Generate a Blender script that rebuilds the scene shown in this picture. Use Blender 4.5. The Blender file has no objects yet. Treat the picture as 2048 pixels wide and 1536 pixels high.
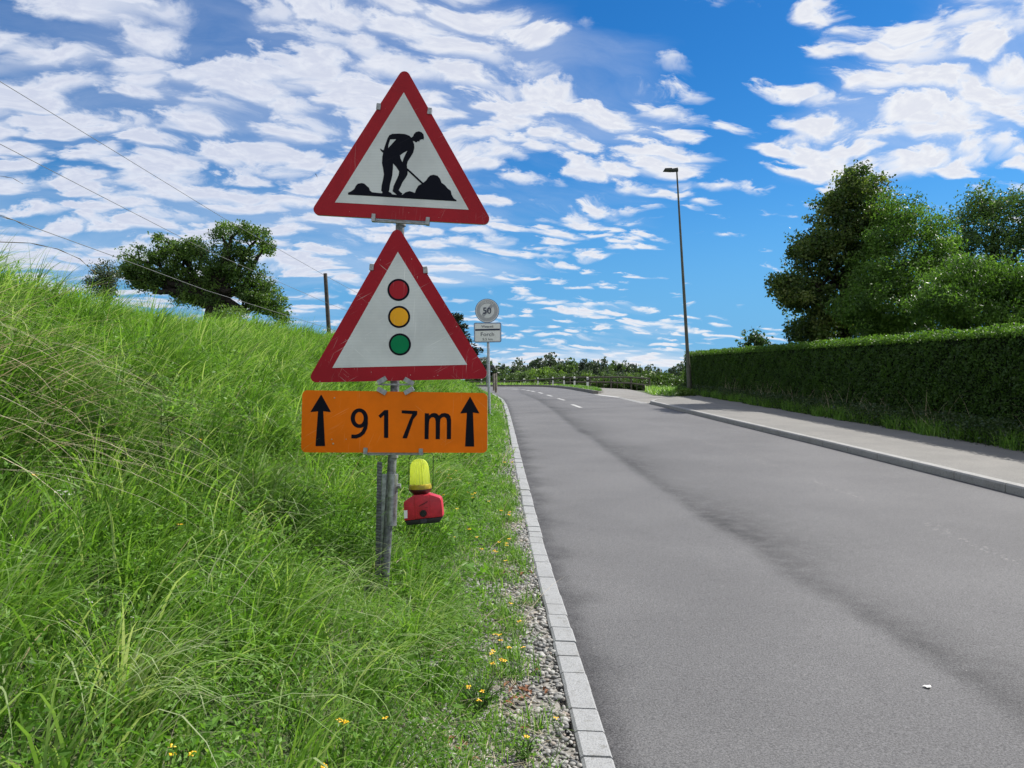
import bpy, bmesh, math, random
import numpy as np
from mathutils import Vector, Matrix
from mathutils.geometry import tessellate_polygon

C = bpy.context.scene
COL = C.collection
R = math.radians
PI = math.pi

# ------------------------------------------------------------------ camera, sky, sun, exposure
PITCH = R(2.0); FPX = 1539.0; CAMZ = 1.5
cam = bpy.data.cameras.new('camera'); camo = bpy.data.objects.new('camera', cam); COL.objects.link(camo)
camo.location = (0, 0, CAMZ); camo.rotation_euler = (R(90) + PITCH, 0, 0)
cam.sensor_width = 36.0; cam.lens = 36.0 * FPX / 2048.0; cam.clip_start = 0.05; cam.clip_end = 6000
C.camera = camo

SUN_AZ, SUN_EL = R(62), R(46)
SKY_STRENGTH = 0.125
sun = bpy.data.lights.new('sun', 'SUN'); suno = bpy.data.objects.new('sun', sun); COL.objects.link(suno)
sun.energy = 4.2; sun.angle = R(0.55); sun.color = (1.0, 0.95, 0.87)
sdir = Vector((math.sin(SUN_AZ) * math.cos(SUN_EL), math.cos(SUN_AZ) * math.cos(SUN_EL), math.sin(SUN_EL)))
suno.rotation_euler = (-sdir).to_track_quat('-Z', 'Y').to_euler()
suno.location = sdir * 60

vs = C.view_settings
C.display_settings.display_device = 'sRGB'
vs.view_transform = 'Standard'; vs.look = 'None'; vs.exposure = 0.75; vs.gamma = 1.0; vs.use_curve_mapping = False
try:
    C.cycles.max_bounces = 6; C.cycles.diffuse_bounces = 3; C.cycles.glossy_bounces = 2
    C.cycles.transmission_bounces = 4; C.cycles.transparent_max_bounces = 4
    C.cycles.use_denoising = True
except Exception:
    pass

def ray(u, v):
    xc = (u - 1024.0) / FPX; yc = (768.0 - v) / FPX
    cp, sp = math.cos(PITCH), math.sin(PITCH)
    return Vector((xc, cp - sp * yc, sp + cp * yc))
def at(u, v, Y):
    """the point of the line of sight through photo pixel (u, v) at ground distance Y"""
    d = ray(u, v); return Vector((0, 0, CAMZ)) + d * (Y / d.y)

# ---- node expression helper
class E:
    def __init__(s, nt, sock): s.nt = nt; s.k = sock
    def _op(s, op, *o, clamp=False):
        n = s.nt.nodes.new('ShaderNodeMath'); n.operation = op; n.use_clamp = clamp
        for i, x in enumerate((s,) + o):
            if isinstance(x, E): s.nt.links.new(x.k, n.inputs[i])
            else: n.inputs[i].default_value = float(x)
        return E(s.nt, n.outputs[0])
    def __add__(s, o): return s._op('ADD', o)
    __radd__ = __add__
    def __mul__(s, o): return s._op('MULTIPLY', o)
    __rmul__ = __mul__
    def __sub__(s, o): return s._op('SUBTRACT', o)
    def __rsub__(s, o): return (s * -1.0) + o
    def __truediv__(s, o): return s._op('DIVIDE', o)
    def f(s, op, *o): return s._op(op, *o)
    def clamp(s): return s._op('ADD', 0.0, clamp=True)
    def smooth(s, a, b, lo=0.0, hi=1.0):
        n = s.nt.nodes.new('ShaderNodeMapRange'); n.interpolation_type = 'SMOOTHSTEP'; n.clamp = True
        s.nt.links.new(s.k, n.inputs[0])
        for i, x in enumerate((a, b, lo, hi)): n.inputs[i + 1].default_value = x
        return E(s.nt, n.outputs[0])

def mix_rgb(nt, fac, a, b, mode='MIX'):
    n = nt.nodes.new('ShaderNodeMix'); n.data_type = 'RGBA'; n.blend_type = mode
    for sock, x in ((n.inputs[0], fac), (n.inputs[6], a), (n.inputs[7], b)):
        if isinstance(x, E): nt.links.new(x.k, sock)
        elif hasattr(x, 'is_linked'): nt.links.new(x, sock)
        elif isinstance(x, (int, float)): sock.default_value = x
        else: sock.default_value = (*x[:3], 1.0)
    return n.outputs[2]
def combine(nt, x, y, z):
    n = nt.nodes.new('ShaderNodeCombineXYZ')
    for i, q in enumerate((x, y, z)):
        if isinstance(q, E): nt.links.new(q.k, n.inputs[i])
        else: n.inputs[i].default_value = q
    return n.outputs[0]
def noise(nt, vec, scale, detail=4, rough=0.55, dist=0.0):
    n = nt.nodes.new('ShaderNodeTexNoise'); n.inputs['Scale'].default_value = scale
    n.inputs['Detail'].default_value = detail; n.inputs['Roughness'].default_value = rough
    n.inputs['Distortion'].default_value = dist
    if vec is not None: nt.links.new(vec, n.inputs['Vector'])
    return E(nt, n.outputs[0])

def build_world():
    w = bpy.data.worlds.new('World'); C.world = w; w.use_nodes = True
    nt = w.node_tree; nt.nodes.clear()
    out = nt.nodes.new('ShaderNodeOutputWorld'); bg = nt.nodes.new('ShaderNodeBackground')
    nt.links.new(bg.outputs[0], out.inputs[0]); bg.inputs[1].default_value = SKY_STRENGTH
    sky = nt.nodes.new('ShaderNodeTexSky'); sky.sky_type = 'NISHITA'; sky.sun_disc = False
    sky.sun_elevation = SUN_EL; sky.sun_rotation = SUN_AZ
    sky.air_density = 1.0; sky.dust_density = 0.3; sky.ozone_density = 3.0; sky.altitude = 600
    tc = nt.nodes.new('ShaderNodeTexCoord'); sep = nt.nodes.new('ShaderNodeSeparateXYZ')
    nt.links.new(tc.outputs['Generated'], sep.inputs[0])
    x, y, z = (E(nt, sep.outputs[i]) for i in range(3))
    zc = z.f('MAXIMUM', 0.0)
    az = x.f('ARCTAN2', y)                     # 0 ahead, positive to the right
    el = zc.f('ARCSINE')
    # blue of the clear sky: deeper overhead, paler and more cyan low down
    hs = nt.nodes.new('ShaderNodeHueSaturation'); hs.inputs['Saturation'].default_value = 1.3
    hs.inputs['Value'].default_value = 1.0
    nt.links.new(sky.outputs[0], hs.inputs['Color'])
    tint = mix_rgb(nt, el.smooth(0.02, 0.5), (0.42, 0.58, 0.60), (0.23, 0.49, 0.60))
    blue = mix_rgb(nt, 1.0, hs.outputs[0], tint, 'MULTIPLY')
    hz = mix_rgb(nt, el.smooth(0.0, 0.11), (1.3, 2.5, 3.75), (0.62, 1.85, 3.5))
    blue = mix_rgb(nt, (1.0 - el.smooth(0.02, 0.30)) * 0.92, blue, hz)
    # cloud sheet seen in perspective
    inv = 1.0 / FPX
    px = x / (zc + 0.20); py = y / (zc + 0.20)
    ca, sa = math.cos(R(14)), math.sin(R(14))
    along = px * ca + py * sa; across = py * ca - px * sa
    wv = combine(nt, along * 0.9, across * 0.9, 0.0)
    warp = noise(nt, wv, 2.6, 3, 0.5)
    warp2 = noise(nt, combine(nt, along + 7.3, across - 3.1, 2.0), 2.7, 3, 0.5)
    a2 = along + (warp - 0.5) * 0.30; c2 = across + (warp2 - 0.5) * 0.26
    n0 = noise(nt, combine(nt, a2 * 0.75, c2 * 1.1, 1.3), 4.6, 2, 0.5)
    n1 = noise(nt, combine(nt, a2 * 0.8, c2 * 1.1, 3.7), 17.0, 6, 0.6)
    n2 = noise(nt, combine(nt, a2 * 0.8, c2 * 1.1, 9.1), 46.0, 4, 0.6)
    vo = nt.nodes.new('ShaderNodeTexVoronoi'); vo.feature = 'SMOOTH_F1'; vo.inputs['Scale'].default_value = 13.0
    vo.inputs['Smoothness'].default_value = 0.35; vo.inputs['Randomness'].default_value = 1.0
    nt.links.new(combine(nt, a2 * 0.62 + (n1 - 0.5) * 0.12 + (n0 - 0.5) * 0.12, c2 * 1.16 + (n2 - 0.5) * 0.045 + (n1 - 0.5) * 0.05, 0.0), vo.inputs['Vector'])
    puff = 1.0 - E(nt, vo.outputs['Distance']) * 1.25
    wisp = noise(nt, combine(nt, a2 * 0.4, c2 * 1.3, 5.0), 2.2, 7, 0.62)
    def ang(u, v):
        d = ray(u, v); d.normalize(); return math.atan2(d.x, d.y), math.asin(d.z)
    # broad banks and gaps of the cloud field: centre, half widths, strength
    blobs = [
        (200, 110, 560, 260, .15), (60, 420, 330, 140, .10), (330, 330, 330, 170, .10), (560, 60, 260, 130, .07),
        (950, 130, 240, 130, .10), (930, 330, 260, 110, .10), (900, 545, 150, 40, .20), (640, 470, 240, 120, .06),
        (1230, 215, 190, 62, .10), (1290, 262, 150, 26, .12), (1180, 110, 260, 50, .05),
        (1350, 330, 130, 24, .17), (1390, 374, 120, 14, .16), (1170, 480, 220, 40, .05),
        (1800, 250, 270, 95, .21), (1960, 90, 190, 90, .19), (1760, 340, 170, 36, .15), (1640, 55, 60, 40, .13),
        (1470, 130, 90, 260, -.22), (1540, 480, 180, 90, -.20), (1700, 70, 120, 90, -.07), (1270, 20, 170, 50, -.14),
        (1190, 618, 150, 20, .15), (1340, 662, 190, 26, .15), (1190, 583, 420, 18, -.14), (1200, 726, 340, 26, .26),
        (420, 470, 330, 90, .10), (700, 250, 200, 150, .05), (1050, 60, 160, 60, .07), (1870, 230, 230, 110, .06),
        (1500, 590, 200, 70, -.22), (60, 560, 260, 60, .02), (600, 640, 120, 60, .08), (1950, 420, 300, 60, -.14),
    ]
    bias = None
    for (u, v, ru, rv, wgt) in blobs:
        a0, e0 = ang(u, v); ra, re = ru * inv, rv * inv
        g = ((az - a0) * (1 / ra)).f('POWER', 2.0) + ((el - e0) * (1 / re)).f('POWER', 2.0)
        g = (g * -1.0).f('EXPONENT') * wgt
        bias = g if bias is None else bias + g
    rear_fill = az.f('ABSOLUTE').smooth(0.75, 1.5)   # bright cloud added behind the viewer to lighten the shaded sign faces
    low = el.smooth(0.03, 0.16)                # streaks merge to veil low down
    bias = bias.f('MINIMUM', 0.20)
    dens = n0 * 0.50 + n1 * 0.36 + n2 * 0.24 + puff * 0.74 + bias * 1.1 + rear_fill * 0.3 - 0.398 - (1.0 - el.smooth(0.05, 0.20)) * 0.085
    alpha = dens.smooth(0.41, 0.76)
    veil = (wisp * 0.85 + bias * 1.5).smooth(0.47, 0.82) * 0.85
    veil = veil * (1.0 - low * 0.65)
    cov = (alpha + veil - alpha * veil).clamp()
    # thick parts of the sheet are a little greyer and bluer underneath
    thick = dens.smooth(0.60, 0.86)
    tex = n2.smooth(0.3, 0.7)
    right = az.smooth(-0.45, 0.35)
    bright = mix_rgb(nt, right, (3.85, 4.02, 4.45), (4.45, 4.5, 4.6))
    dark = mix_rgb(nt, right, (3.05, 3.28, 3.95), (3.75, 3.85, 4.2))
    ccol = mix_rgb(nt, (thick * 0.75 + tex * 0.65 - 0.25).clamp(), bright, dark)
    ccol2 = mix_rgb(nt, (1.0 - alpha) * 0.3, ccol, (3.2, 3.75, 4.7))
    ccol3 = mix_rgb(nt, rear_fill, ccol2, (5.1, 5.0, 4.95))
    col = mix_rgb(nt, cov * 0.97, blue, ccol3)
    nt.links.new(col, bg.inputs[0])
build_world()

# ------------------------------------------------------------------ helpers: objects, tags, meshes
def tag(o, label=None, cat=None, group=None, kind=None):
    if label: o['label'] = label
    if cat: o['category'] = cat
    if group: o['group'] = group
    if kind: o['kind'] = kind
    return o
def empty(name, loc, label, cat, group=None, rz=0.0):
    o = bpy.data.objects.new(name, None); COL.objects.link(o); o.empty_display_size = 0.2
    o.location = loc; o.rotation_euler = (0, 0, rz)
    return tag(o, label, cat, group)
def link(name, me, mat, parent=None):
    o = bpy.data.objects.new(name, me); COL.objects.link(o)
    if mat is not None: me.materials.append(mat)
    if parent is not None:
        o.parent = parent
        # children are modelled in world coordinates: undo the parent's placement
        M = Matrix.LocRotScale(parent.location, parent.rotation_euler, parent.scale)
        p = parent.parent
        while p is not None:
            M = Matrix.LocRotScale(p.location, p.rotation_euler, p.scale) @ M; p = p.parent
        if parent.type != 'EMPTY': M = Matrix.Identity(4) if parent.parent is None else M
        o.matrix_parent_inverse = M.inverted() if parent.type == 'EMPTY' else Matrix.Identity(4)
    return o
def np_mesh(name, V, F, smooth=False, attrs=None):
    me = bpy.data.meshes.new(name)
    V = np.asarray(V, np.float32); F = np.asarray(F, np.int32)
    k = F.shape[1]
    me.vertices.add(len(V)); me.vertices.foreach_set('co', V.ravel())
    me.loops.add(F.size); me.loops.foreach_set('vertex_index', F.ravel())
    me.polygons.add(len(F)); me.polygons.foreach_set('loop_start', np.arange(0, F.size, k, dtype=np.int32))
    me.polygons.foreach_set('loop_total', np.full(len(F), k, np.int32))
    me.polygons.foreach_set('use_smooth', np.full(len(F), bool(smooth)))
    for an, av in (attrs or {}).items():
        a = me.attributes.new(an, 'FLOAT', 'POINT'); a.data.foreach_set('value', np.asarray(av, np.float32))
    me.update(calc_edges=True)
    return me

class MB:
    """collects shapes and links them as one mesh object"""
    def __init__(s): s.v = []; s.f = []
    def add(s, vs, fs):
        b = len(s.v); s.v += [tuple(p) for p in vs]; s.f += [tuple(i + b for i in f) for f in fs]; return s
    def tube(s, pts, rad, n=10, caps=True):
        pts = [Vector(p) for p in pts]
        if not hasattr(rad, '__len__'): rad = [rad] * len(pts)
        vs, fs = [], []
        ref = None
        for i, p in enumerate(pts):
            d = (pts[min(i + 1, len(pts) - 1)] - pts[max(i - 1, 0)]).normalized()
            if ref is None:
                ref = Vector((1, 0, 0)) if abs(d.x) < 0.8 else Vector((0, 1, 0))
            a = (ref - d * ref.dot(d)).normalized(); b = d.cross(a); ref = a
            for k in range(n):
                t = 2 * PI * k / n
                vs.append(p + (a * math.cos(t) + b * math.sin(t)) * rad[i])
        for i in range(len(pts) - 1):
            for k in range(n):
                k2 = (k + 1) % n
                fs.append((i * n + k, i * n + k2, (i + 1) * n + k2, (i + 1) * n + k))
        if caps:
            fs.append(tuple(range(n - 1, -1, -1))); fs.append(tuple(range((len(pts) - 1) * n, len(pts) * n)))
        return s.add(vs, fs)
    def lathe(s, base, axis, prof, n=24, xa=None, ribs=0, ribamp=0.0, cap=True):
        """prof: (radius, height) along axis from base"""
        axis = Vector(axis).normalized(); base = Vector(base)
        ref = Vector((1, 0, 0)) if abs(axis.x) < 0.8 else Vector((0, 1, 0))
        a = (ref - axis * ref.dot(axis)).normalized(); b = axis.cross(a)
        vs, fs = [], []
        for r, h in prof:
            for k in range(n):
                t = 2 * PI * k / n
                rr = r * (1 + (ribamp if k % 2 else -ribamp)) if ribs else r
                vs.append(base + axis * h + (a * math.cos(t) + b * math.sin(t)) * rr)
        m = len(prof)
        for i in range(m - 1):
            for k in range(n):
                k2 = (k + 1) % n
                fs.append((i * n + k, i * n + k2, (i + 1) * n + k2, (i + 1) * n + k))
        if cap:
            fs.append(tuple(range(n - 1, -1, -1))); fs.append(tuple(range((m - 1) * n, m * n)))
        return s.add(vs, fs)
    def box(s, c, sx, sy, sz, M=None):
        c = Vector(c); vs = []
        for dx in (-.5, .5):
            for dy in (-.5, .5):
                for dz in (-.5, .5):
                    p = Vector((dx * sx, dy * sy, dz * sz))
                    if M is not None: p = M @ p
                    vs.append(c + p)
        return s.add(vs, [(0, 1, 3, 2), (4, 6, 7, 5), (0, 4, 5, 1), (2, 3, 7, 6), (0, 2, 6, 4), (1, 5, 7, 3)])
    def bar(s, p, q, w, h, up=(0, 0, 1)):
        p = Vector(p); q = Vector(q); d = q - p; L = d.length; d.normalize()
        x = d.cross(Vector(up)).normalized(); z = x.cross(d)
        M = Matrix((x, d, z)).transposed()
        return s.box((p + q) / 2, w, L, h, M)
    def sweep(s, p, q, side, prof):
        """prism from p to q; prof: (sideways, up) corners"""
        p = Vector(p); q = Vector(q); side = Vector(side)
        n = len(prof)
        vs = [p + side * a + Vector((0, 0, b)) for a, b in prof] + [q + side * a + Vector((0, 0, b)) for a, b in prof]
        fs = [(i, (i + 1) % n, n + (i + 1) % n, n + i) for i in range(n)] + [tuple(range(n - 1, -1, -1)), tuple(range(n, 2 * n))]
        return s.add(vs, fs)
    def build(s, name, mat, parent=None, smooth=False, bevel=0.0):
        me = bpy.data.meshes.new(name); me.from_pydata(s.v, [], s.f); me.validate(); me.update()
        bm = bmesh.new(); bm.from_mesh(me); bmesh.ops.recalc_face_normals(bm, faces=bm.faces)
        if bevel > 0:
            es = [e for e in bm.edges if len(e.link_faces) == 2 and e.calc_face_angle(0) > 0.7]
            bmesh.ops.bevel(bm, geom=es, offset=bevel, segments=2, affect='EDGES', profile=0.6)
        bm.to_mesh(me); bm.free()
        if smooth:
            me.polygons.foreach_set('use_smooth', [True] * len(me.polygons))
            try: me.set_sharp_from_angle(angle=R(40))
            except Exception: pass
        return link(name, me, mat, parent)

def copy_tree(o, parent=None):
    c = o.copy(); COL.objects.link(c)
    if parent is not None: c.parent = parent
    for ch in [k for k in bpy.data.objects if k.parent == o]: copy_tree(ch, c)
    return c

# ------------------------------------------------------------------ materials
MATS = {}
def mat_new(name):
    m = bpy.data.materials.new(name); m.use_nodes = True; nt = m.node_tree; nt.nodes.clear()
    out = nt.nodes.new('ShaderNodeOutputMaterial'); return m, nt, out
def pos(nt, kind='Object'):
    n = nt.nodes.new('ShaderNodeTexCoord'); return n.outputs[kind]
def attr(nt, name):
    n = nt.nodes.new('ShaderNodeAttribute'); n.attribute_name = name; return E(nt, n.outputs['Fac'])
def plain(name, col, rough=0.5, metal=0.0, var=0.12, scale=30.0, spec=0.4, bump=0.0, col2=None, detail=4):
    """a coloured surface with uneven tone and gloss"""
    if name in MATS: return MATS[name]
    m, nt, out = mat_new(name)
    b = nt.nodes.new('ShaderNodeBsdfPrincipled'); nt.links.new(b.outputs[0], out.inputs[0])
    p = pos(nt)
    n = noise(nt, p, scale, detail, 0.6)
    c2 = col2 or tuple(max(0, c * (1 - 2.2 * var)) for c in col)
    c1 = tuple(min(1, c * (1 + var)) for c in col)
    nt.links.new(mix_rgb(nt, n.smooth(0.3, 0.7), c2, c1), b.inputs['Base Color'])
    nt.links.new((n * 0.25 + (rough - 0.12)).k, b.inputs['Roughness'])
    b.inputs['Metallic'].default_value = metal; b.inputs['Specular IOR Level'].default_value = spec
    if bump > 0:
        bn = nt.nodes.new('ShaderNodeBump'); bn.inputs['Strength'].default_value = bump; bn.inputs['Distance'].default_value = 0.01
        nt.links.new(noise(nt, p, scale * 4, 5, 0.7).k, bn.inputs['Height']); nt.links.new(bn.outputs[0], b.inputs['Normal'])
    MATS[name] = m; return m
def sheet(name, col, scratch=0.5, lines=False, chip=(0.55, 0.5, 0.48), rough=0.35):
    """painted or reflective sign sheeting with scratches and chips"""
    if name in MATS: return MATS[name]
    m, nt, out = mat_new(name)
    b = nt.nodes.new('ShaderNodeBsdfPrincipled'); nt.links.new(b.outputs[0], out.inputs[0])
    p = pos(nt)
    n = noise(nt, p, 5.0, 5, 0.6)
    base = mix_rgb(nt, n.smooth(0.3, 0.7), tuple(c * 0.88 for c in col), tuple(min(1, c * 1.05) for c in col))
    sx = nt.nodes.new('ShaderNodeSeparateXYZ'); nt.links.new(p, sx.inputs[0])
    X, Z = E(nt, sx.outputs[0]), E(nt, sx.outputs[2])
    if lines:
        wv = (Z * 420.0).f('SINE') * 0.5 + 0.5
        base = mix_rgb(nt, wv * 0.10, base, tuple(c * 0.6 for c in col))
    tot = None
    for k, (a, s) in enumerate(((0.5, 1), (1.15, 2), (-0.7, 3), (1.52, 4))):
        u = X * math.cos(a) + Z * math.sin(a); v = Z * math.cos(a) - X * math.sin(a)
        q = noise(nt, combine(nt, u * 5.0, v * 260.0, float(s) * 3.3), 1.0, 1, 0.4).smooth(0.70 - 0.02 * scratch, 0.80)
        g = noise(nt, combine(nt, u * 5.0, v * 7.0, float(s) * 7.7), 1.0, 2, 0.5).smooth(0.52, 0.62)
        q = q * g
        tot = q if tot is None else tot.f('MAXIMUM', q)
    ch = noise(nt, p, 70.0, 2, 0.5).smooth(0.755 - 0.025 * scratch, 0.775)
    tot = tot.f('MAXIMUM', ch) * scratch
    nt.links.new(mix_rgb(nt, tot.clamp(), base, chip), b.inputs['Base Color'])
    nt.links.new((n * 0.2 + rough).k, b.inputs['Roughness']); b.inputs['Specular IOR Level'].default_value = .04 if sum(col) < .1 else .12
    MATS[name] = m; return m
def leafmat(name, cols, trans=0.35, rough=0.45, spec=0.35, tcol=(1.25, 1.35, 0.6)):
    """leaf colour from the leaf's own tint: cols = darkest .. lightest"""
    if name in MATS: return MATS[name]
    m, nt, out = mat_new(name)
    t = attr(nt, 'tint')
    r = nt.nodes.new('ShaderNodeValToRGB'); nt.links.new(t.k, r.inputs[0])
    el = r.color_ramp.elements
    while len(el) < len(cols): el.new(0.5)
    for i, c in enumerate(cols):
        el[i].position = i / (len(cols) - 1); el[i].color = (*c, 1)
    b = nt.nodes.new('ShaderNodeBsdfPrincipled'); nt.links.new(r.outputs[0], b.inputs['Base Color'])
    b.inputs['Roughness'].default_value = rough; b.inputs['Specular IOR Level'].default_value = spec
    tr = nt.nodes.new('ShaderNodeBsdfTranslucent')
    nt.links.new(mix_rgb(nt, 1.0, r.outputs[0], tcol, 'MULTIPLY'), tr.inputs[0])
    mx = nt.nodes.new('ShaderNodeMixShader'); mx.inputs[0].default_value = trans
    nt.links.new(b.outputs[0], mx.inputs[1]); nt.links.new(tr.outputs[0], mx.inputs[2]); nt.links.new(mx.outputs[0], out.inputs[0])
    MATS[name] = m; return m

# ------------------------------------------------------------------ the lie of the land
SL = 0.0616
def sstep(x, a, b):
    t = np.clip((np.asarray(x, float) - a) / (b - a), 0, 1); return t * t * (3 - 2 * t)
_ys = np.linspace(-60, 1200, 12601)
_sl = SL + (0.042 - SL) * sstep(_ys, 34, 50) + (-0.16 - 0.042) * sstep(_ys, 88, 104) + 0.16 * sstep(_ys, 150, 190)
_pz = np.concatenate([[0], np.cumsum((_sl[1:] + _sl[:-1]) / 2 * np.diff(_ys))]); _pz -= np.interp(0, _ys, _pz)
def G(X, Y):
    """road level, carried sideways"""
    X = np.asarray(X, float); Y = np.asarray(Y, float)
    z = np.interp(Y, _ys, _pz)
    return z - 0.05 * np.maximum(0, X - 6.5) * sstep(Y, 40, 60)
def hitG(u, v, off=0.0, fn=None):
    fn = fn or G
    d = ray(u, v); d = np.array(d) / d.y
    Y = np.concatenate([np.arange(0.6, 30, 0.01), np.arange(30, 140, 0.05)])
    z = CAMZ + d[2] * Y; h = fn(d[0] * Y, Y) + off
    i = np.argmax(z <= h)
    if z[i] > h[i]: i = len(Y) - 1
    return Vector((d[0] * Y[i], Y[i], float(z[i])))

# road edge lines
KL = [(-6, .565), (0, .435), (2.85, .378), (6.19, .265), (11.4, .155), (16, .07), (22.4, -.06), (27, -.17), (31.6, -.36), (37, -.85), (43, -1.9), (48, -3.6), (52, -6.5), (55, -11), (57, -20), (58, -60)]
_ky = np.array([k[0] for k in KL]); _kx = np.array([k[1] for k in KL])
def XL(Y): return np.interp(Y, _ky, _kx)              # road side of the left kerb
_rtr = [hitG(u, v) for u, v in ((1188, 787), (1160, 782), (1147, 779.5), (1128, 777), (1112, 775.4), (1098, 774.4), (1085, 773.6), (1060, 773.1))]
_rr = [(-6, 5.95), (0, 5.88), (8.65, 5.75), (13.74, 5.64), (19.7, 5.43), (25.5, 5.25), (29.2, 5.12)] + [(p.y, p.x) for p in _rtr]
_ry = np.array([k[0] for k in _rr]); _rx = np.array([k[1] for k in _rr])
o_ = np.argsort(_ry); _ry = _ry[o_]; _rx = _rx[o_]
YEND = float(_ry[-1])
def XR(Y): return np.interp(Y, _ry, _rx)              # right edge of the carriageway

def nz(x, y, s=1.0):
    """cheap smooth variation, about -1..1"""
    x = np.asarray(x) * s; y = np.asarray(y) * s
    return (np.sin(1.7 * x + 2.3 * y + .5) + np.sin(2.9 * x - 1.3 * y + 1.9) + np.sin(-1.1 * x + 3.7 * y + 4.1) + np.sin(4.3 * x + 3.1 * y + 2.2)) / 4
KW = 0.12
def bank(d, Y):
    """height of the grass bank above road level, d metres left of the kerb"""
    d = np.asarray(d, float); Y = np.asarray(Y, float)
    k = 1.0 - 0.52 * sstep(Y, 15, 42)
    rise = 0.02 + 0.10 * np.clip(d, 0, .34) + np.where(d > .34, .70 * (d - .34) + 0.05 * (np.exp(-(d - .34) / .25) - 1), 0)
    top = 1.47 + (0.080 + .075 * (1 - sstep(Y, 4.6, 7.5)) + .03 * sstep(Y, 9, 15)) * d
    a = rise; b = top
    s = 0.35
    h = -s * np.log(np.exp(-np.clip(a, -5, 60) / s) + np.exp(-b / s)) + s * np.log(1 + math.exp(-(1.5 - 0.02) / s))
    h = np.where(d < .34, rise, h)
    h = h * np.where(d > .2, k + (1 - k) * np.exp(-np.clip(d, 0, 9) * 1.5), 1)
    return h + np.clip(d - .4, 0, 1) * (0.06 * nz(d * 1.3, Y * 1.1) + .035 * nz(d * 3.4 + 1, Y * 2.7))
def H(X, Y):
    """ground surface everywhere"""
    X = np.asarray(X, float); Y = np.asarray(Y, float)
    d = XL(np.minimum(Y, 50.0)) - KW - X
    g = G(X, Y)
    left = g + bank(np.maximum(d, 0), Y) * (1 - sstep(Y, 46, 54))
    return np.where(d > 0, left, g)
def Hg(X, Y):
    """ground sheet: as H, sunk under road and pavement"""
    X = np.asarray(X, float); Y = np.asarray(Y, float)
    d = XL(np.minimum(Y, 50.0)) - KW - X
    h = H(X, Y)
    under = (d <= 0.0) & (X < 8.4) & (Y < 75)
    h = np.where(under, G(X, Y) - 0.07, h)
    far = (Y >= 36) & (X < 16) & (Y < 75) & (d <= 2)
    h = np.where(far, np.minimum(h, G(X, Y) - 0.07), h)
    return h

# ------------------------------------------------------------------ ground
def grid(xs, ys, fn):
    XX, YY = np.meshgrid(xs, ys); V = np.stack([XX, YY, fn(XX, YY)], -1).reshape(-1, 3)
    nx, ny = len(xs), len(ys)
    i = (np.arange(ny - 1)[:, None] * nx + np.arange(nx - 1)[None]).ravel()
    return V, np.stack([i, i + 1, i + nx + 1, i + nx], 1)
def soil():
    m, nt, out = mat_new('soil_and_thatch')
    b = nt.nodes.new('ShaderNodeBsdfPrincipled'); nt.links.new(b.outputs[0], out.inputs[0])
    p = pos(nt)
    n = noise(nt, p, 6, 6, 0.65); n2 = noise(nt, p, 60, 4, 0.6)
    g = mix_rgb(nt, n.smooth(.35, .65), (.030, .060, .014), (.055, .075, .026))
    g = mix_rgb(nt, n2.smooth(.5, .7), g, (.12, .10, .06))
    nt.links.new(mix_rgb(nt, attr(nt, 'grit'), g, mix_rgb(nt, n2.smooth(.35, .65), (.10, .095, .085), (.24, .23, .21))), b.inputs['Base Color']); b.inputs['Roughness'].default_value = .95
    return m
xs = np.concatenate([[-700, -400, -250, -160, -110, -80, -60, -45], np.arange(-36, -8, 1.5), np.arange(-8, -1, .16), np.arange(-1, .7, .05), np.arange(.7, 10, .6), np.arange(10, 40, 2.0), [45, 60, 80, 110, 160, 250, 400, 700]])
ys = np.concatenate([[-60, -30, -12], np.arange(-5, 16, .16), np.arange(16, 60, .5), np.arange(60, 120, 2.5), [125, 135, 150, 175, 200, 240, 300, 400, 600, 1100]])
V, F = grid(xs, ys, Hg)
dg_ = XL(np.minimum(V[:, 1], 50)) - KW - V[:, 0]
gr_ = (1 - sstep(dg_, .28, .55)) * (dg_ > -.3) * (V[:, 1] < 46)
tag(link('ground', np_mesh('ground', V, F, True, {'grit': gr_}), soil()), kind='structure')

# ------------------------------------------------------------------ road
def road_mat():
    m, nt, out = mat_new('asphalt')
    b = nt.nodes.new('ShaderNodeBsdfPrincipled'); nt.links.new(b.outputs[0], out.inputs[0])
    p = pos(nt)
    st = attr(nt, 'stain'); gh = attr(nt, 'ghost')
    grit = noise(nt, p, 120, 3, 0.8); patch = noise(nt, p, 0.55, 5, 0.55); mid = noise(nt, p, 7, 5, 0.6)
    base = mix_rgb(nt, patch.smooth(.3, .7), (.100, .100, .105), (.124, .124, .129))
    base = mix_rgb(nt, grit.smooth(.25, .75), mix_rgb(nt, 1.0, base, (.42, .42, .43), 'MULTIPLY'), mix_rgb(nt, 1.0, base, (1.62, 1.62, 1.60), 'MULTIPLY'))
    s = (st * (mid.smooth(.25, .65) * .65 + grit.smooth(.65, .35) * .5 + .35)).clamp()
    base = mix_rgb(nt, s, base, mix_rgb(nt, 1.0, base, (.30, .30, .31), 'MULTIPLY'))
    g = gh * noise(nt, p, 22, 3, 0.7).smooth(.55, .66)
    base = mix_rgb(nt, g.clamp(), base, (.36, .35, .34))
    spk = noise(nt, p, 160, 1, 0.5).smooth(.72, .78)
    base = mix_rgb(nt, spk * .6, base, (.36, .36, .35))
    nt.links.new(base, b.inputs['Base Color'])
    b.inputs['Roughness'].default_value = .82; b.inputs['Specular IOR Level'].default_value = .3
    bn = nt.nodes.new('ShaderNodeBump'); bn.inputs['Strength'].default_value = .5; bn.inputs['Distance'].default_value = .006
    nt.links.new(grit.k, bn.inputs['Height']); nt.links.new(bn.outputs[0], b.inputs['Normal'])
    return m
ASPH = road_mat()
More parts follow.
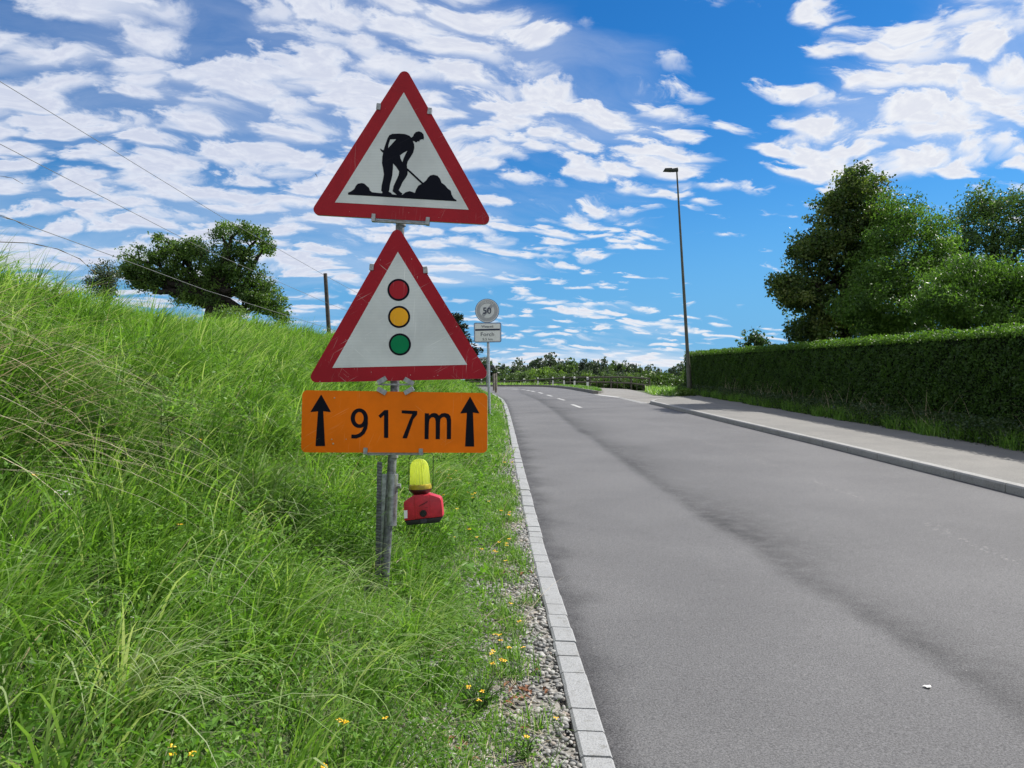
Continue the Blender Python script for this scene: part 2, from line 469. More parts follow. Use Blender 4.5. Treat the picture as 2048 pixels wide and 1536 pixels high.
def build_road():
    ys = np.concatenate([np.arange(-5, 12, .09), np.arange(12, 30, .2), np.arange(30, YEND, .35), [YEND]])
    t = np.linspace(0, 1, 84)
    XX = XL(ys)[:, None] * (1 - t) + XR(ys)[:, None] * t; YY = np.repeat(ys[:, None], len(t), 1)
    V = np.stack([XX, YY, G(XX, YY)], -1).reshape(-1, 3)
    nx, ny = len(t), len(ys)
    i = (np.arange(ny - 1)[:, None] * nx + np.arange(nx - 1)[None]).ravel()
    F = np.stack([i, i + 1, i + nx + 1, i + nx], 1)
    # worn dark seam that wanders along the road
    tr = [hitG(u, v) for u, v in ((1990, 1400), (1830, 1300), (1720, 1230), (1600, 1165), (1500, 1090), (1400, 1033), (1351, 994), (1293, 957), (1250, 926), (1211, 899), (1187, 877), (1154, 860), (1133, 842), (1109, 822), (1074, 799), (1040, 786))]
    ty = np.array([p.y for p in tr]); tx = np.array([p.x for p in tr]); o = np.argsort(ty); ty, tx = ty[o], tx[o]
    X, Y = V[:, 0], V[:, 1]
    cx = np.interp(Y, ty, tx) + .03 * nz(Y * 3, Y * 0)
    dx = X - cx
    wid = .26 + .34 * (0.5 + .5 * np.sin(Y * 1.05 + .6)) * sstep(Y, 4, 7)
    s1 = sstep(dx, -.12, .10) * np.exp(-np.clip(dx, 0, 9) / wid) * (.80 + .25 * nz(X * 1.3, Y * .9)) * (1 - .5 * sstep(Y, 30, 50))
    # dirt along the left kerb and the right kerb
    dl = X - XL(Y); dr = XR(Y) - X
    rag = .09 + .15 * np.clip(nz(Y * 2.1, Y * .7) + .3, 0, 1.2)
    s2 = np.exp(-(np.clip(dl, 0, 9) / rag) ** 2) * (.75 + .25 * nz(X * 9, Y * 6))
    s3 = np.exp(-(np.clip(dr, 0, 9) / .12) ** 2) * .5 * (Y < 30)
    st = np.clip(np.maximum(np.maximum(s1, s2), s3), 0, 1)
    gl = [hitG(u, v) for u, v in ((1950, 1090), (1786, 1016), (1692, 986), (1625, 960), (1512, 919), (1441, 894), (1355, 864), (1293, 842), (1215, 814))]
    gy = np.array([p.y for p in gl]); gx = np.array([p.x for p in gl]); o = np.argsort(gy); gy, gx = gy[o], gx[o]
    gd = X - np.interp(Y, gy, gx)
    gh = np.exp(-(gd / .06) ** 2) * (np.sin(Y * 2.2) > -.3) * .55 * (Y > 5) * (Y < 24)
    return tag(link('road', np_mesh('road', V, F, True, {'stain': st, 'ghost': gh}), ASPH), kind='structure')
build_road()

def ribbon(name, strips, mat, lift):
    """flat quads laid on the road surface"""
    mb = MB()
    for a, b, w in strips:
        a = Vector(a); b = Vector(b); d = (b - a); d.z = 0; s = Vector((d.y, -d.x, 0)).normalized() * (w / 2)
        mb.add([(*(p[:2]), float(G(p[0], p[1])) + lift) for p in (a - s, a + s, b + s, b - s)], [(0, 1, 2, 3)])
    return tag(mb.build(name, mat), kind='structure')
WHITE_PAINT = plain('road_paint', (.44, .44, .43), .7, var=.2, scale=18)
dash = []
for (u0, v0, u1, v1) in ((1162, 815.5, 1144, 809), (1129, 800.8, 1116, 797), (1104, 792.8, 1094, 790), (1085, 787.2, 1077.5, 785), (1069, 783.6, 1062, 782), (1060, 781.7, 1053, 780.4), (1050.5, 779.9, 1043, 779)):
    dash.append((hitG(u0, v0), hitG(u1, v1), .14))
for (u0, v0, u1, v1) in ((1036, 778.6, 1024, 778.2), (1016, 777.9, 1002, 777.7)):
    dash.append((hitG(u0, v0), hitG(u1, v1), .6))
ribbon('centre_line', dash, WHITE_PAINT, .005)
gw = [(hitG(1193, 789.5), hitG(1234, 794.5), .32)]
a, b = hitG(1234, 794.5), hitG(1292, 807.5)
n = 9
for i in range(n):
    t0, t1 = i / n, (i + .55) / n
    gw.append((a.lerp(b, t0), a.lerp(b, t1), .30))
ribbon('give_way_line', gw, WHITE_PAINT, .006)
SEAM = plain('tar_seam', (.055, .055, .056), .8, scale=12)
pts = [hitG(u, v) for u, v in ((1031, 827), (1070, 825), (1130, 821.5), (1200, 817), (1296, 811))]
ribbon('road_seam', [(pts[i], pts[i + 1], .035) for i in range(4)], SEAM, .004)

# ------------------------------------------------------------------ left kerb, right kerb, pavement, side path
def granite(name, c1, c2):
    m, nt, out = mat_new(name)
    b = nt.nodes.new('ShaderNodeBsdfPrincipled'); nt.links.new(b.outputs[0], out.inputs[0])
    p = pos(nt)
    g = noise(nt, p, 170, 3, .75); q = noise(nt, p, 3.1, 4, .6); r = noise(nt, p, 28, 4, .6)
    c = mix_rgb(nt, g.smooth(.32, .62), c2, c1)
    c = mix_rgb(nt, q.smooth(.35, .75) * .45, c, tuple(k * .62 for k in c1))
    c = mix_rgb(nt, r.smooth(.52, .72) * .5, c, (.13, .125, .105))
    c = mix_rgb(nt, noise(nt, p, 1.3, 3, .6).smooth(.5, .75) * .4, c, (.15, .145, .13))
    nt.links.new(c, b.inputs['Base Color']); b.inputs['Roughness'].default_value = .8
    bn = nt.nodes.new('ShaderNodeBump'); bn.inputs['Strength'].default_value = .5; bn.inputs['Distance'].default_value = .004
    nt.links.new(g.k, bn.inputs['Height']); nt.links.new(bn.outputs[0], b.inputs['Normal'])
    return m
GRAN_L = granite('pale_granite', (.33, .34, .35), (.185, .19, .195))
GRAN_R = granite('grey_granite', (.34, .34, .33), (.20, .20, .20))
rng = random.Random(4)
mb = MB(); y = -1.0
while y < 47:
    L = (.2 + rng.uniform(-.015, .02)) if y < 14 else (.4 if y < 30 else .8)
    y2 = y + L
    p = Vector((float(XL(y + .004)), y + .004, float(G(0, y)))); q = Vector((float(XL(y2 - .004)), y2 - .004, float(G(0, y2))))
    dz = rng.uniform(-.005, .005); dx = rng.uniform(-.003, .003)
    for r_ in (p, q): r_.z += dz; r_.x += dx
    mb.sweep(p, q, (-1, 0, 0), [(0, -.1), (0, .028), (.008, .036), (KW - .012, .040), (KW, .032), (KW, -.1)]); y = y2
tag(mb.build('kerb', GRAN_L), kind='structure')

# right kerb line: straight, then a tight nose that turns back into the side road
kr = [(float(XR(y)), y) for y in np.arange(-4, 26.6, 1.0)]
nose = [Vector(q) for q in ((5.19, 27.2), (5.14, 28.2), (5.17, 28.8), (5.28, 29.3), (5.5, 29.9), (5.86, 30.7), (6.34, 31.6), (6.92, 32.4), (7.7, 33.2))]
kr2 = kr + [(p.x, p.y) for p in nose]
mb = MB()
inner = []
for i in range(len(kr2) - 1):
    a = Vector((*kr2[i], 0)); b = Vector((*kr2[i + 1], 0)); d = (b - a).normalized()
    side = Vector((d.y, -d.x, 0))
    a.z = float(G(a.x, a.y)); b.z = float(G(b.x, b.y))
    h = .105
    mb.sweep(a + d * .008, b - d * .008, side, [(0, -.1), (.004, h - .02), (.022, h), (.15, h), (.15, -.1)])
tag(mb.build('kerb', GRAN_R), kind='structure')

def pave_mat(name, c1, c2):
    m, nt, out = mat_new(name)
    b = nt.nodes.new('ShaderNodeBsdfPrincipled'); nt.links.new(b.outputs[0], out.inputs[0])
    p = pos(nt)
    g = noise(nt, p, 80, 3, .75); q = noise(nt, p, 1.1, 5, .6)
    c = mix_rgb(nt, q.smooth(.3, .7), c2, c1)
    c = mix_rgb(nt, g.smooth(.25, .75), mix_rgb(nt, 1., c, (.62, .62, .62), 'MULTIPLY'), mix_rgb(nt, 1., c, (1.35, 1.35, 1.33), 'MULTIPLY'))
    nt.links.new(c, b.inputs['Base Color']); b.inputs['Roughness'].default_value = .85
    bn = nt.nodes.new('ShaderNodeBump'); bn.inputs['Strength'].default_value = .4; bn.inputs['Distance'].default_value = .005
    nt.links.new(g.k, bn.inputs['Height']); nt.links.new(bn.outputs[0], b.inputs['Normal'])
    return m
PAVE = pave_mat('pavement_asphalt', (.185, .18, .17), (.15, .147, .14))
PATH = pave_mat('path_asphalt', (.20, .192, .178), (.165, .158, .148))
# pavement sheet between kerb and the planted strip
ys = np.concatenate([np.arange(-4, 27, .5), np.arange(27, 40.01, .25)])
def pav_in(y):
    if y <= 27: return float(XR(y)) + .175
    return float(np.interp(y, [27, 28.2, 28.9, 29.3, 30.0, 30.8, 31.6, 32.4, 33.3, 36], [float(XR(27)) + .175, 5.31, 5.34, 5.5, 5.75, 6.1, 6.55, 7.15, 8.0, 8.45]))
V = []; F = []
for y in ys:
    x0 = pav_in(y); x1 = 8.5
    for t in np.linspace(0, 1, 5):
        X = x0 + (x1 - x0) * t; V.append((X, y, float(G(X, y)) + .098))
for i in range(len(ys) - 1):
    for k in range(4): F.append((i * 5 + k, i * 5 + k + 1, i * 5 + 6 + k, i * 5 + 5 + k))
tag(link('pavement', np_mesh('pavement', V, F, True), PAVE), kind='structure')
# side road and foot path behind the grass island
def sheet_px(name, px, mat, lift, kind='structure'):
    P = [hitG(u, v) for u, v in px]
    tri = tessellate_polygon([[Vector((p.x, p.y, 0)) for p in P]])
    me = bpy.data.meshes.new(name)
    # refine so that the sheet follows the ground
    bm = bmesh.new(); vv = [bm.verts.new((p.x, p.y, 0)) for p in P]
    for t in tri:
        try: bm.faces.new([vv[i] for i in t])
        except Exception: pass
    for _ in range(3): bmesh.ops.subdivide_edges(bm, edges=[e for e in bm.edges if e.calc_length() > .8], cuts=1, use_grid_fill=False); bmesh.ops.triangulate(bm, faces=bm.faces)
    for q in bm.verts: q.co.z = float(G(q.co.x, q.co.y)) + lift
    bmesh.ops.recalc_face_normals(bm, faces=bm.faces); bm.to_mesh(me); bm.free()
    return tag(link(name, me, mat), kind=kind)
sheet_px('side_road', [(1296, 812), (1188, 787), (1200, 786), (1206, 784), (1196, 781), (1170, 777.5), (1140, 774.3), (1124, 772.2), (1150, 771.6), (1185, 774.0), (1240, 777.0), (1272, 781.5), (1290, 786), (1306, 791), (1345, 793), (1400, 796), (1400, 812)], PATH, -.006)
# far kerb round the bend, and the kerb round the island's nose
mb = MB()
far = [hitG(u, v) for u, v in ((1190, 787.5), (1160, 782), (1147, 779.5), (1128, 777), (1112, 775.4), (1098, 774.4), (1085, 773.6), (1060, 773.1))]
far += [Vector((x, YEND + .3 + (1 if x < -20 else 0), 0)) for x in (-2, -8, -16, -30, -60)]
for i in range(len(far) - 1):
    a, b = far[i].copy(), far[i + 1].copy(); a.z = float(G(a.x, a.y)); b.z = float(G(b.x, b.y))
    d = (b - a); d.z = 0; d.normalize(); side = Vector((d.y, -d.x, 0))
    mb.sweep(a, b, side, [(0, -.1), (0, .15), (.16, .15), (.16, -.1)])
isl = [hitG(u, v) for u, v in ((1190, 787.5), (1202, 786.8), (1207, 785.0), (1206, 783.6), (1198, 781.8))]
for i in range(len(isl) - 1):
    a, b = isl[i], isl[i + 1]; d = (b - a); d.z = 0; d.normalize(); side = Vector((-d.y, d.x, 0))
    mb.sweep(a, b, side, [(0, -.1), (0, .1), (.14, .1), (.14, -.1)])
KFAR = plain('far_kerb_stone', (.17, .165, .155), .8, scale=6)
tag(mb.build('kerb', KFAR), kind='structure')

# ------------------------------------------------------------------ signs on the leaning post
def round_poly(pts, r, n=6):
    out = []
    m = len(pts)
    for i in range(m):
        p = Vector(pts[i]); a = (Vector(pts[i - 1]) - p).normalized(); b = (Vector(pts[(i + 1) % m]) - p).normalized()
        ang = a.angle(b); t = r / math.tan(ang / 2); c = p + (a + b).normalized() * (r / math.sin(ang / 2))
        s = p + a * t; e = p + b * t
        a0 = math.atan2(s.y - c.y, s.x - c.x); a1 = math.atan2(e.y - c.y, e.x - c.x)
        da = (a1 - a0 + PI) % (2 * PI) - PI
        out += [(c.x + r * math.cos(a0 + da * k / n), c.y + r * math.sin(a0 + da * k / n)) for k in range(n + 1)]
    return out
def circle(u, v, r, n=40, ry=None): return [(u + r * math.cos(2 * PI * k / n), v + (ry or r) * math.sin(2 * PI * k / n)) for k in range(n)]
def plate(name, loops, Y, th, mat, parent, mapf=None):
    """a plate with outline and holes given in photo pixels, standing upright at distance Y, th thick"""
    mapf = mapf or at
    pl = [[Vector((u, v, 0)) for u, v in L] for L in loops]
    tri = tessellate_polygon(pl); flat = [p for L in pl for p in L]; n = len(flat)
    V = [mapf(p.x, p.y, Y) for p in flat]; V += [p + Vector((0, th, 0)) for p in V]
    Fs = [tuple(t) for t in tri] + [tuple(i + n for i in reversed(t)) for t in tri]
    b = 0
    for L in pl:
        m = len(L)
        for i in range(m): j = (i + 1) % m; Fs.append((b + i, b + j, n + b + j, n + b + i))
        b += m
    mb = MB(); mb.v = [tuple(v) for v in V]; mb.f = Fs
    return mb.build(name, mat, parent)
def stroke(pts, w):
    """outline of a pen line of width w"""
    P = [Vector(p) for p in pts]; Lf, Rt = [], []
    for i, p in enumerate(P):
        d0 = (P[i] - P[max(i - 1, 0)]); d1 = (P[min(i + 1, len(P) - 1)] - P[i])
        d = (d0.normalized() if d0.length else Vector((0, 0))) + (d1.normalized() if d1.length else Vector((0, 0))); d.normalize()
        nrm = Vector((-d.y, d.x)) * (w / 2); Lf.append(tuple(p + nrm)); Rt.append(tuple(p - nrm))
    return Lf + Rt[::-1]
def arc(cx, cy, rx, ry, a0, a1, n=18): return [(cx + rx * math.cos(R(a0 + (a1 - a0) * k / n)), cy + ry * math.sin(R(a0 + (a1 - a0) * k / n))) for k in range(n + 1)]
def letters(name, text, u, v, h, Y, th, mat, parent, sx=1.0, rot=0.0, fit=None, up=0.0):
    """flat lettering centred at photo pixel (u, v), cap height h pixels"""
    cu = bpy.data.curves.new('lettering', 'FONT'); cu.body = text; cu.size = 1.0; cu.resolution_u = 3; cu.offset = up
    ob = bpy.data.objects.new('lettering', cu); COL.objects.link(ob)
    bpy.context.view_layer.update()
    dg = bpy.context.evaluated_depsgraph_get(); me = ob.evaluated_get(dg).to_mesh()
    co = np.array([q.co[:] for q in me.vertices]); fs = [tuple(p.vertices) for p in me.polygons]
    ob.evaluated_get(dg).to_mesh_clear(); bpy.data.objects.remove(ob); bpy.data.curves.remove(cu)
    cx = (co[:, 0].min() + co[:, 0].max()) / 2; k = h / 0.70
    if fit: sx = fit / ((co[:, 0].max() - co[:, 0].min()) * k)
    cr, sr = math.cos(rot), math.sin(rot)
    V = []
    for c in co:
        a = (c[0] - cx) * k * sx; b = -(c[1] - .35) * k
        V.append(at(u + a * cr - b * sr, v + a * sr + b * cr, Y))
    mb = MB(); n = len(V); mb.v = [tuple(p) for p in V]; mb.f = fs
    return mb.build(name, mat, parent)

SY = 3.86                       # distance of the sign faces
RED1 = sheet('red_sheeting', (.33, .016, .026), .35)
RED2 = sheet('worn_red_sheeting', (.32, .013, .024), 1.0)
WHT1 = sheet('white_sheeting', (.60, .63, .64), .25, True, (.45, .45, .45))
WHT2 = sheet('scratched_white_sheeting', (.60, .63, .64), .7, True, (.92, .92, .92))
ORG = sheet('orange_sheeting', (.80, .17, .003), .45, False, (.85, .45, .2))
INK = sheet('black_print', (.008, .009, .016), .15, False, (.10, .10, .12))
GALV = plain('galvanised_steel', (.36, .38, .40), .45, .75, var=.18, scale=45)
GALV_D = plain('weathered_galvanised_steel', (.19, .205, .22), .6, .45, var=.25, scale=38)
CLIP = plain('clip_steel', (.33, .345, .36), .5, .5, var=.15, scale=60)
BACK = plain('plate_back_grey', (.40, .41, .42), .5, .3)

Z1 = lambda a, b: (560 + a / 3.938, 100 + b / 3.938)
Z2 = lambda a, b: (560 + a / 3.938, 440 + b / 3.938)
Z3 = lambda a, b: (580 + a / 3.656, 760 + b / 3.656)
Z4 = lambda a, b: (640 + a / 5.689, 740 + b / 5.689)
ZL = lambda a, b: (720 + a / 9.035, 890 + b / 9.035)

def rim_mesh(loop, Y, depth, name, parent):
    """turned-back edge of a sign plate"""
    mb = MB(); n = len(loop)
    f = [at(u, v, Y) for u, v in loop]; b = [p + Vector((0, depth, 0)) for p in f]
    mb.v = [tuple(p) for p in f + b]; mb.f = [(i, (i + 1) % n, n + (i + 1) % n, n + i) for i in range(n)]
    return mb.build(name, BACK, parent)
def clip_part(u, v, du, dv, rot, parent, Y=SY):
    """folded steel clip that grips the plate edge"""
    c, s = math.cos(rot), math.sin(rot)
    q = [(u + a * c - b * s, v + a * s + b * c) for a, b in ((-du, -dv), (du, -dv), (du, dv), (-du, dv))]
    o = plate('clip', [round_poly(q, .8, 2)], Y - .006, .030, CLIP, parent); return o

# --- road works triangle
t1 = empty('warning_sign', at(800, 452, SY + .03), 'red-rimmed white triangle sign with black digging workman, topmost on the post', 'road sign')
A1 = [Z1(982, 124), Z1(1683, 1377), Z1(228, 1295)]
o1 = round_poly(A1, 11.5)
plate('sign_plate', [o1], SY, .003, RED1, t1); rim_mesh(o1, SY + .004, .018, 'plate_rim', t1)
plate('white_panel', [[Z1(975, 333), Z1(1487, 1258), Z1(433, 1200)]], SY - .0012, .001, WHT1, t1)
body = [(1035, 690), (1018, 674), (985, 662), (940, 658), (885, 660), (862, 670), (847, 695), (833, 735), (822, 768), (817, 788), (806, 787), (791, 776), (788, 780), (798, 797), (812, 810),
        (806, 840), (803, 890), (812, 935), (818, 980), (810, 1025), (800, 1070), (797, 1108), (806, 1118), (804, 1134), (884, 1140), (874, 1124), (856, 1116), (861, 1100), (866, 1060), (884, 990), (889, 935), (890, 893),
        (912, 917), (938, 955), (934, 985), (914, 1030), (894, 1072), (889, 1100), (886, 1112), (902, 1126), (920, 1140), (958, 1141), (965, 1130), (950, 1120), (935, 1103), (950, 1075), (964, 1042), (990, 1006), (1004, 980), (1006, 950), (1001, 932), (999, 905),
        (1006, 876), (1030, 840), (1050, 805), (1058, 772), (1056, 740), (1046, 716), (1058, 718), (1066, 726), (1078, 726), (1086, 717), (1096, 722), (1102, 708), (1120, 702), (1130, 706), (1134, 688), (1130, 664), (1116, 648), (1094, 640), (1070, 646), (1054, 664), (1048, 680)]
hole1 = [(868, 704), (916, 702), (890, 730), (852, 772), (854, 745)]
hole2 = [(1003, 793), (968, 812), (945, 830), (950, 856), (964, 884), (974, 852), (988, 822)]
heap = [(536, 1124), (560, 1113), (585, 1095), (597, 1070), (612, 1053), (640, 1048), (664, 1052), (684, 1071), (700, 1084), (708, 1106), (724, 1120), (760, 1124), (800, 1128), (850, 1122), (880, 1136), (915, 1140), (960, 1142), (990, 1120), (1020, 1111), (1045, 1118), (1062, 1126), (1072, 1098), (1090, 1068), (1122, 1050), (1150, 1028), (1165, 1005), (1182, 988), (1210, 982), (1240, 990), (1262, 1015), (1272, 1045), (1300, 1065), (1320, 1090), (1345, 1108), (1352, 1140), (1368, 1168), (1390, 1182), (1390, 1191), (1000, 1168), (700, 1148), (536, 1139)]
shov = [(1000, 930), (1010, 936), (1128, 1046), (1118, 1056), (1004, 950)]
pic = plate('workman_pictogram', [[Z1(*p) for p in body], [Z1(*p) for p in hole1], [Z1(*p) for p in hole2]], SY - .0022, .0008, INK, t1)
plate('rubble_pictogram', [[Z1(*p) for p in heap]], SY - .0026, .0008, INK, t1)
plate('shovel_pictogram', [[Z1(*p) for p in shov]], SY - .0030, .0008, INK, t1)
for (a, b, du, dv, ro) in ((775, 443, 4.2, 6.2, .12), (1178, 478, 4.0, 6.2, .12), (735, 1318, 3.8, 7.5, .08), (1162, 1345, 3.8, 7.5, .12)):
    u, v = Z1(a, b); clip_part(u, v, du, dv, ro, t1)
mb = MB(); mb.bar(at(*Z1(735, 1345), SY + .02), at(*Z1(1165, 1368), SY + .02), .02, .012); mb.build('clamp_bar', CLIP, t1)

# --- traffic light triangle
t2 = empty('warning_sign', at(795, 770, SY + .03), 'scratched red-rimmed triangle sign showing red, amber and green lights', 'road sign')
A2 = [Z2(920.6, 33), Z2(1664, 1248.4), Z2(206.7, 1281)]
o2 = round_poly(A2, 11.5)
plate('sign_plate', [o2], SY, .003, RED2, t2); rim_mesh(o2, SY + .004, .018, 'plate_rim', t2)
plate('white_panel', [[Z2(928, 250), Z2(1475, 1140), Z2(412, 1165)]], SY - .0012, .001, WHT2, t2)
for (a, b, col, nm, lab) in ((933, 550, (.52, .03, .04), 'red', 'red disc'), (938, 763, (.80, .38, .02), 'amber', 'amber disc'), (944, 980, (.0, .20, .075), 'green', 'green disc')):
    u, v = Z2(a, b)
    ringo = plate('light_ring', [circle(u, v, 22.2), circle(u, v, 18.2)], SY - .0022, .0009, INK, t2)
    plate('light_disc', [circle(u, v, 18.4)], SY - .0020, .0007, sheet(nm + '_sheeting', col, .5), t2)['label'] = lab + ' ringed in black'
for (a, b, du, dv, ro) in ((720, 370, 4.2, 6.2, .1), (1144, 392, 4.2, 6.4, -.1)):
    u, v = Z2(a, b); clip_part(u, v, du, dv, ro, t2)
for (a, b, ro) in ((703, 118, -.52), (1008, 128, .52)):
    u, v = Z4(a, b); clip_part(u, v, 10, 4.6, ro, t2, SY - .004)
mb = MB(); mb.bar(at(*Z4(660, 165), SY + .02), at(*Z4(1050, 165), SY + .02), .02, .008); mb.build('clamp_bar', CLIP, t2)

# --- orange distance plate
t3 = empty('distance_sign', at(787, 905, SY + .03), 'orange plate reading 917m between two black upward arrows', 'road sign')
o3 = round_poly([(604.6, 780.3), (974.9, 786), (974.7, 905.6), (602.0, 904.8)], 10)
plate('sign_plate', [o3], SY - .002, .003, ORG, t3); rim_mesh(o3, SY + .002, .018, 'plate_rim', t3)
arr1 = [(228, 105), (300, 235), (243, 228), (256, 483), (186, 484), (205, 228), (148, 235)]
arr2 = [(1317, 120), (1386, 245), (1338, 238), (1347, 487), (1280, 486), (1293, 240), (1244, 245)]
for A_ in (arr1, arr2): plate('arrow', [round_poly([Z3(*p) for p in A_], .7, 2)], SY - .0032, .0008, INK, t3)
# numerals drawn as pen strokes, 46 units wide
nine = [[Z4(*p) for p in circle(447, 548, 98, 40, 112)], [Z4(*p) for p in circle(447, 548, 50, 40, 70)]]
plate('digit', nine, SY - .0032, .0008, INK, t3)
tail = [(522, 540), (523, 610), (515, 660), (490, 712), (452, 742), (410, 757), (357, 756)]
plate('digit', [[Z4(*p) for p in stroke(tail, 44)]], SY - .0036, .0008, INK, t3)
plate('digit', [[Z4(*p) for p in [(733, 455), (777, 455), (777, 772), (728, 772), (728, 512), (688, 550), (664, 520)]]], SY - .0032, .0008, INK, t3)
plate('digit', [[Z4(*p) for p in [(930, 458), (1107, 466), (1105, 508), (1062, 560), (990, 778), (937, 777), (1022, 560), (1050, 502), (929, 492)]]], SY - .0032, .0008, INK, t3)
mm = [(1192, 491), (1240, 493), (1241, 516), (1270, 494), (1300, 488), (1330, 495), (1352, 518), (1385, 494), (1422, 488), (1462, 500), (1484, 525), (1492, 570), (1490, 787), (1443, 786), (1443, 580), (1436, 548), (1412, 534), (1388, 540), (1370, 560), (1366, 600), (1364, 787), (1316, 787), (1316, 590), (1310, 552), (1290, 536), (1266, 540), (1247, 560), (1240, 600), (1235, 787), (1189, 786)]
plate('letter', [[Z4(*p) for p in mm]], SY - .0032, .0008, INK, t3)
for (a, b, ro) in ((700, 238, .52), (1008, 236, -.52)):
    u, v = Z4(a, b); clip_part(u, v, 10, 4.6, ro, t3, SY - .004)
for (a, b, ro) in ((515, 922, .05), (1146, 932, .03)):
    u, v = Z4(a, b); clip_part(u, v, 3.9, 6.6, ro, t3, SY - .004)
mb = MB(); mb.bar(at(*Z4(540, 955), SY + .02), at(*Z4(1130, 952), SY + .02), .02, .012); mb.build('clamp_bar', CLIP, t3)
for (a, b, r_) in ((165, 318, 1.6), (133, 790, 1.4), (150, 838, 2.0), (297, 788, 1.2)):
    mb = MB(); u, v = Z4(a, b); p = at(u, v, SY - .003); mb.lathe(p, (0, -1, 0), [(r_ * .0025, 0), (r_ * .0022, .001), (r_ * .0008, .002)], 10)
    mb.build('rivet', plain('rivet_tan', (.5, .36, .2), .5), t3)

# --- post, sleeve and notched ground stake
tp = empty('sign_post', hitG(771, 1140, fn=H), 'leaning galvanised post in a sleeve beside a notched steel stake', 'sign post')
PY = SY + .055
mb = MB(); mb.tube([at(765.6, 1220, PY), at(770, 1150, PY), at(785, 910, PY), at(800, 455, PY), at(809, 210, PY)], .0225, 20); mb.build('pole', GALV_D, tp, True)
mb = MB(); mb.tube([at(*ZL(560, 1450), PY), at(*ZL(592, 525), PY)], .028, 20); sl = mb.build('sleeve', GALV, tp, True)
mb = MB(); mb.lathe(at(*ZL(690, 740), PY), (1, .0, 0), [(.014, -.01), (.014, .012), (.010, .014)], 6); mb.build('bolt', CLIP, tp)
for b_ in ((600, 180), ): 
    mb = MB(); p = at(*ZL(*b_), PY); mb.lathe(p, (0.06, 0, 1), [(.026, -.012), (.026, .012)], 20); mb.build('clamp_ring', CLIP, tp, True)
mb = MB(); p = at(802, 447, PY); mb.lathe(p, (0.05, 0, 1), [(.026, -.012), (.026, .012)], 20); mb.build('clamp_ring', CLIP, tp, True)
p0, p1 = at(*ZL(357, 305), PY - .012), at(754, 1205, PY - .012)
mb = MB(); mb.bar(p0, p1, .024, .006, (0, 1, 0))
q0, q1 = at(*ZL(447, 525), PY - .004), at(762, 1205, PY - .004); 
d = (p1 - p0).normalized(); L = (p1 - p0).length; k = 0.01
mb.build('stake', GALV_D, tp)
mb = MB()
side = d.cross(Vector((0, 1, 0))).normalized()
while k < L - .03:
    c = p0 + d * k + Vector((0, -.005, 0))
    mb.bar(c - side * .0125 - d * .002, c + side * .0125 + d * .002, .0045, .006, (0, 1, 0)); k += .0155
mb.build('stake_notches', plain('notch_steel', (.10, .105, .115), .6, .4), tp)
mb = MB(); mb.bar(q0, q1, .024, .005, (0, 1, 0)); mb.build('stake_web', GALV, tp)

# --- flashing lamp hung on the plate's lower edge
LY = SY + .02
lp = empty('warning_lamp', at(*ZL(1145, 1440), LY), 'red battery warning lamp with ribbed yellow dome hanging under the orange plate', 'warning lamp')
def lens_mat():
    m, nt, out = mat_new('yellow_lens')
    b = nt.nodes.new('ShaderNodeBsdfPrincipled'); p = pos(nt)
    n = noise(nt, p, 40, 3, .6)
    nt.links.new(mix_rgb(nt, n.smooth(.3, .7), (.58, .66, .14), (.78, .85, .32)), b.inputs['Base Color'])
    b.inputs['Roughness'].default_value = .18; b.inputs['Specular IOR Level'].default_value = .6
    tr = nt.nodes.new('ShaderNodeBsdfTranslucent'); tr.inputs[0].default_value = (.88, .95, .24, 1)
    mx = nt.nodes.new('ShaderNodeMixShader'); mx.inputs[0].default_value = .72
    nt.links.new(b.outputs[0], mx.inputs[1]); nt.links.new(tr.outputs[0], mx.inputs[2]); nt.links.new(mx.outputs[0], out.inputs[0])
    return m
PXM = LY / FPX                  # metres per photo pixel at the lamp
zm = PXM / 9.035
up = (at(*ZL(1065, 255), LY) - at(*ZL(1092, 820), LY)).normalized()
lb = at(*ZL(1092, 790), LY)
mb = MB(); mb.lathe(lb, up, [(178 * zm, 50 * zm), (172 * zm, 200 * zm), (164 * zm, 330 * zm), (157 * zm, 400 * zm), (146 * zm, 445 * zm), (122 * zm, 490 * zm), (85 * zm, 520 * zm), (40 * zm, 535 * zm), (4 * zm, 538 * zm)], 44, ribs=1, ribamp=.040)
dome = mb.build('lens', lens_mat(), lp)
mb = MB(); mb.lathe(lb, up, [(200 * zm, 0), (204 * zm, 20 * zm), (196 * zm, 75 * zm), (180 * zm, 85 * zm)], 40, cap=False); mb.build('lens_collar', plain('lens_collar_amber', (.38, .30, .03), .35, scale=60), lp, True)
BLK = plain('black_plastic', (.012, .012, .014), .45)
REDP = plain('red_plastic', (.46, .018, .036), .42, var=.10, scale=26, spec=.4, bump=.1)
mb = MB(); mb.lathe(lb, up, [(130 * zm, -105 * zm), (135 * zm, -90 * zm), (205 * zm, -22 * zm), (205 * zm, 0)], 40); mb.build('neck', plain('dark_red_neck', (.05, .006, .008), .4), lp, True)
def prism_px(name, loop, Yf, depth, mat, bev):
    mb = MB(); n = len(loop); f = [at(u, v, Yf) for u, v in loop]; b = [p + Vector((0, depth, 0)) for p in f]
    mb.v = [tuple(p) for p in f + b]; mb.f = [tuple(range(n)), tuple(range(2 * n - 1, n - 1, -1))] + [(i, n + i, n + (i + 1) % n, (i + 1) % n) for i in range(n)]
    return mb.build(name, mat, lp, True, bev)
prism_px('housing', [ZL(*p) for p in ((975, 905), (1240, 888), (1442, 952), (1470, 1015), (1497, 1295), (797, 1372), (785, 1032))], LY - .045, .09, REDP, .006)
prism_px('front_cover', [ZL(*p) for p in ((978, 925), (1240, 908), (1268, 1300), (1005, 1330))], LY - .051, .008, REDP, .003)
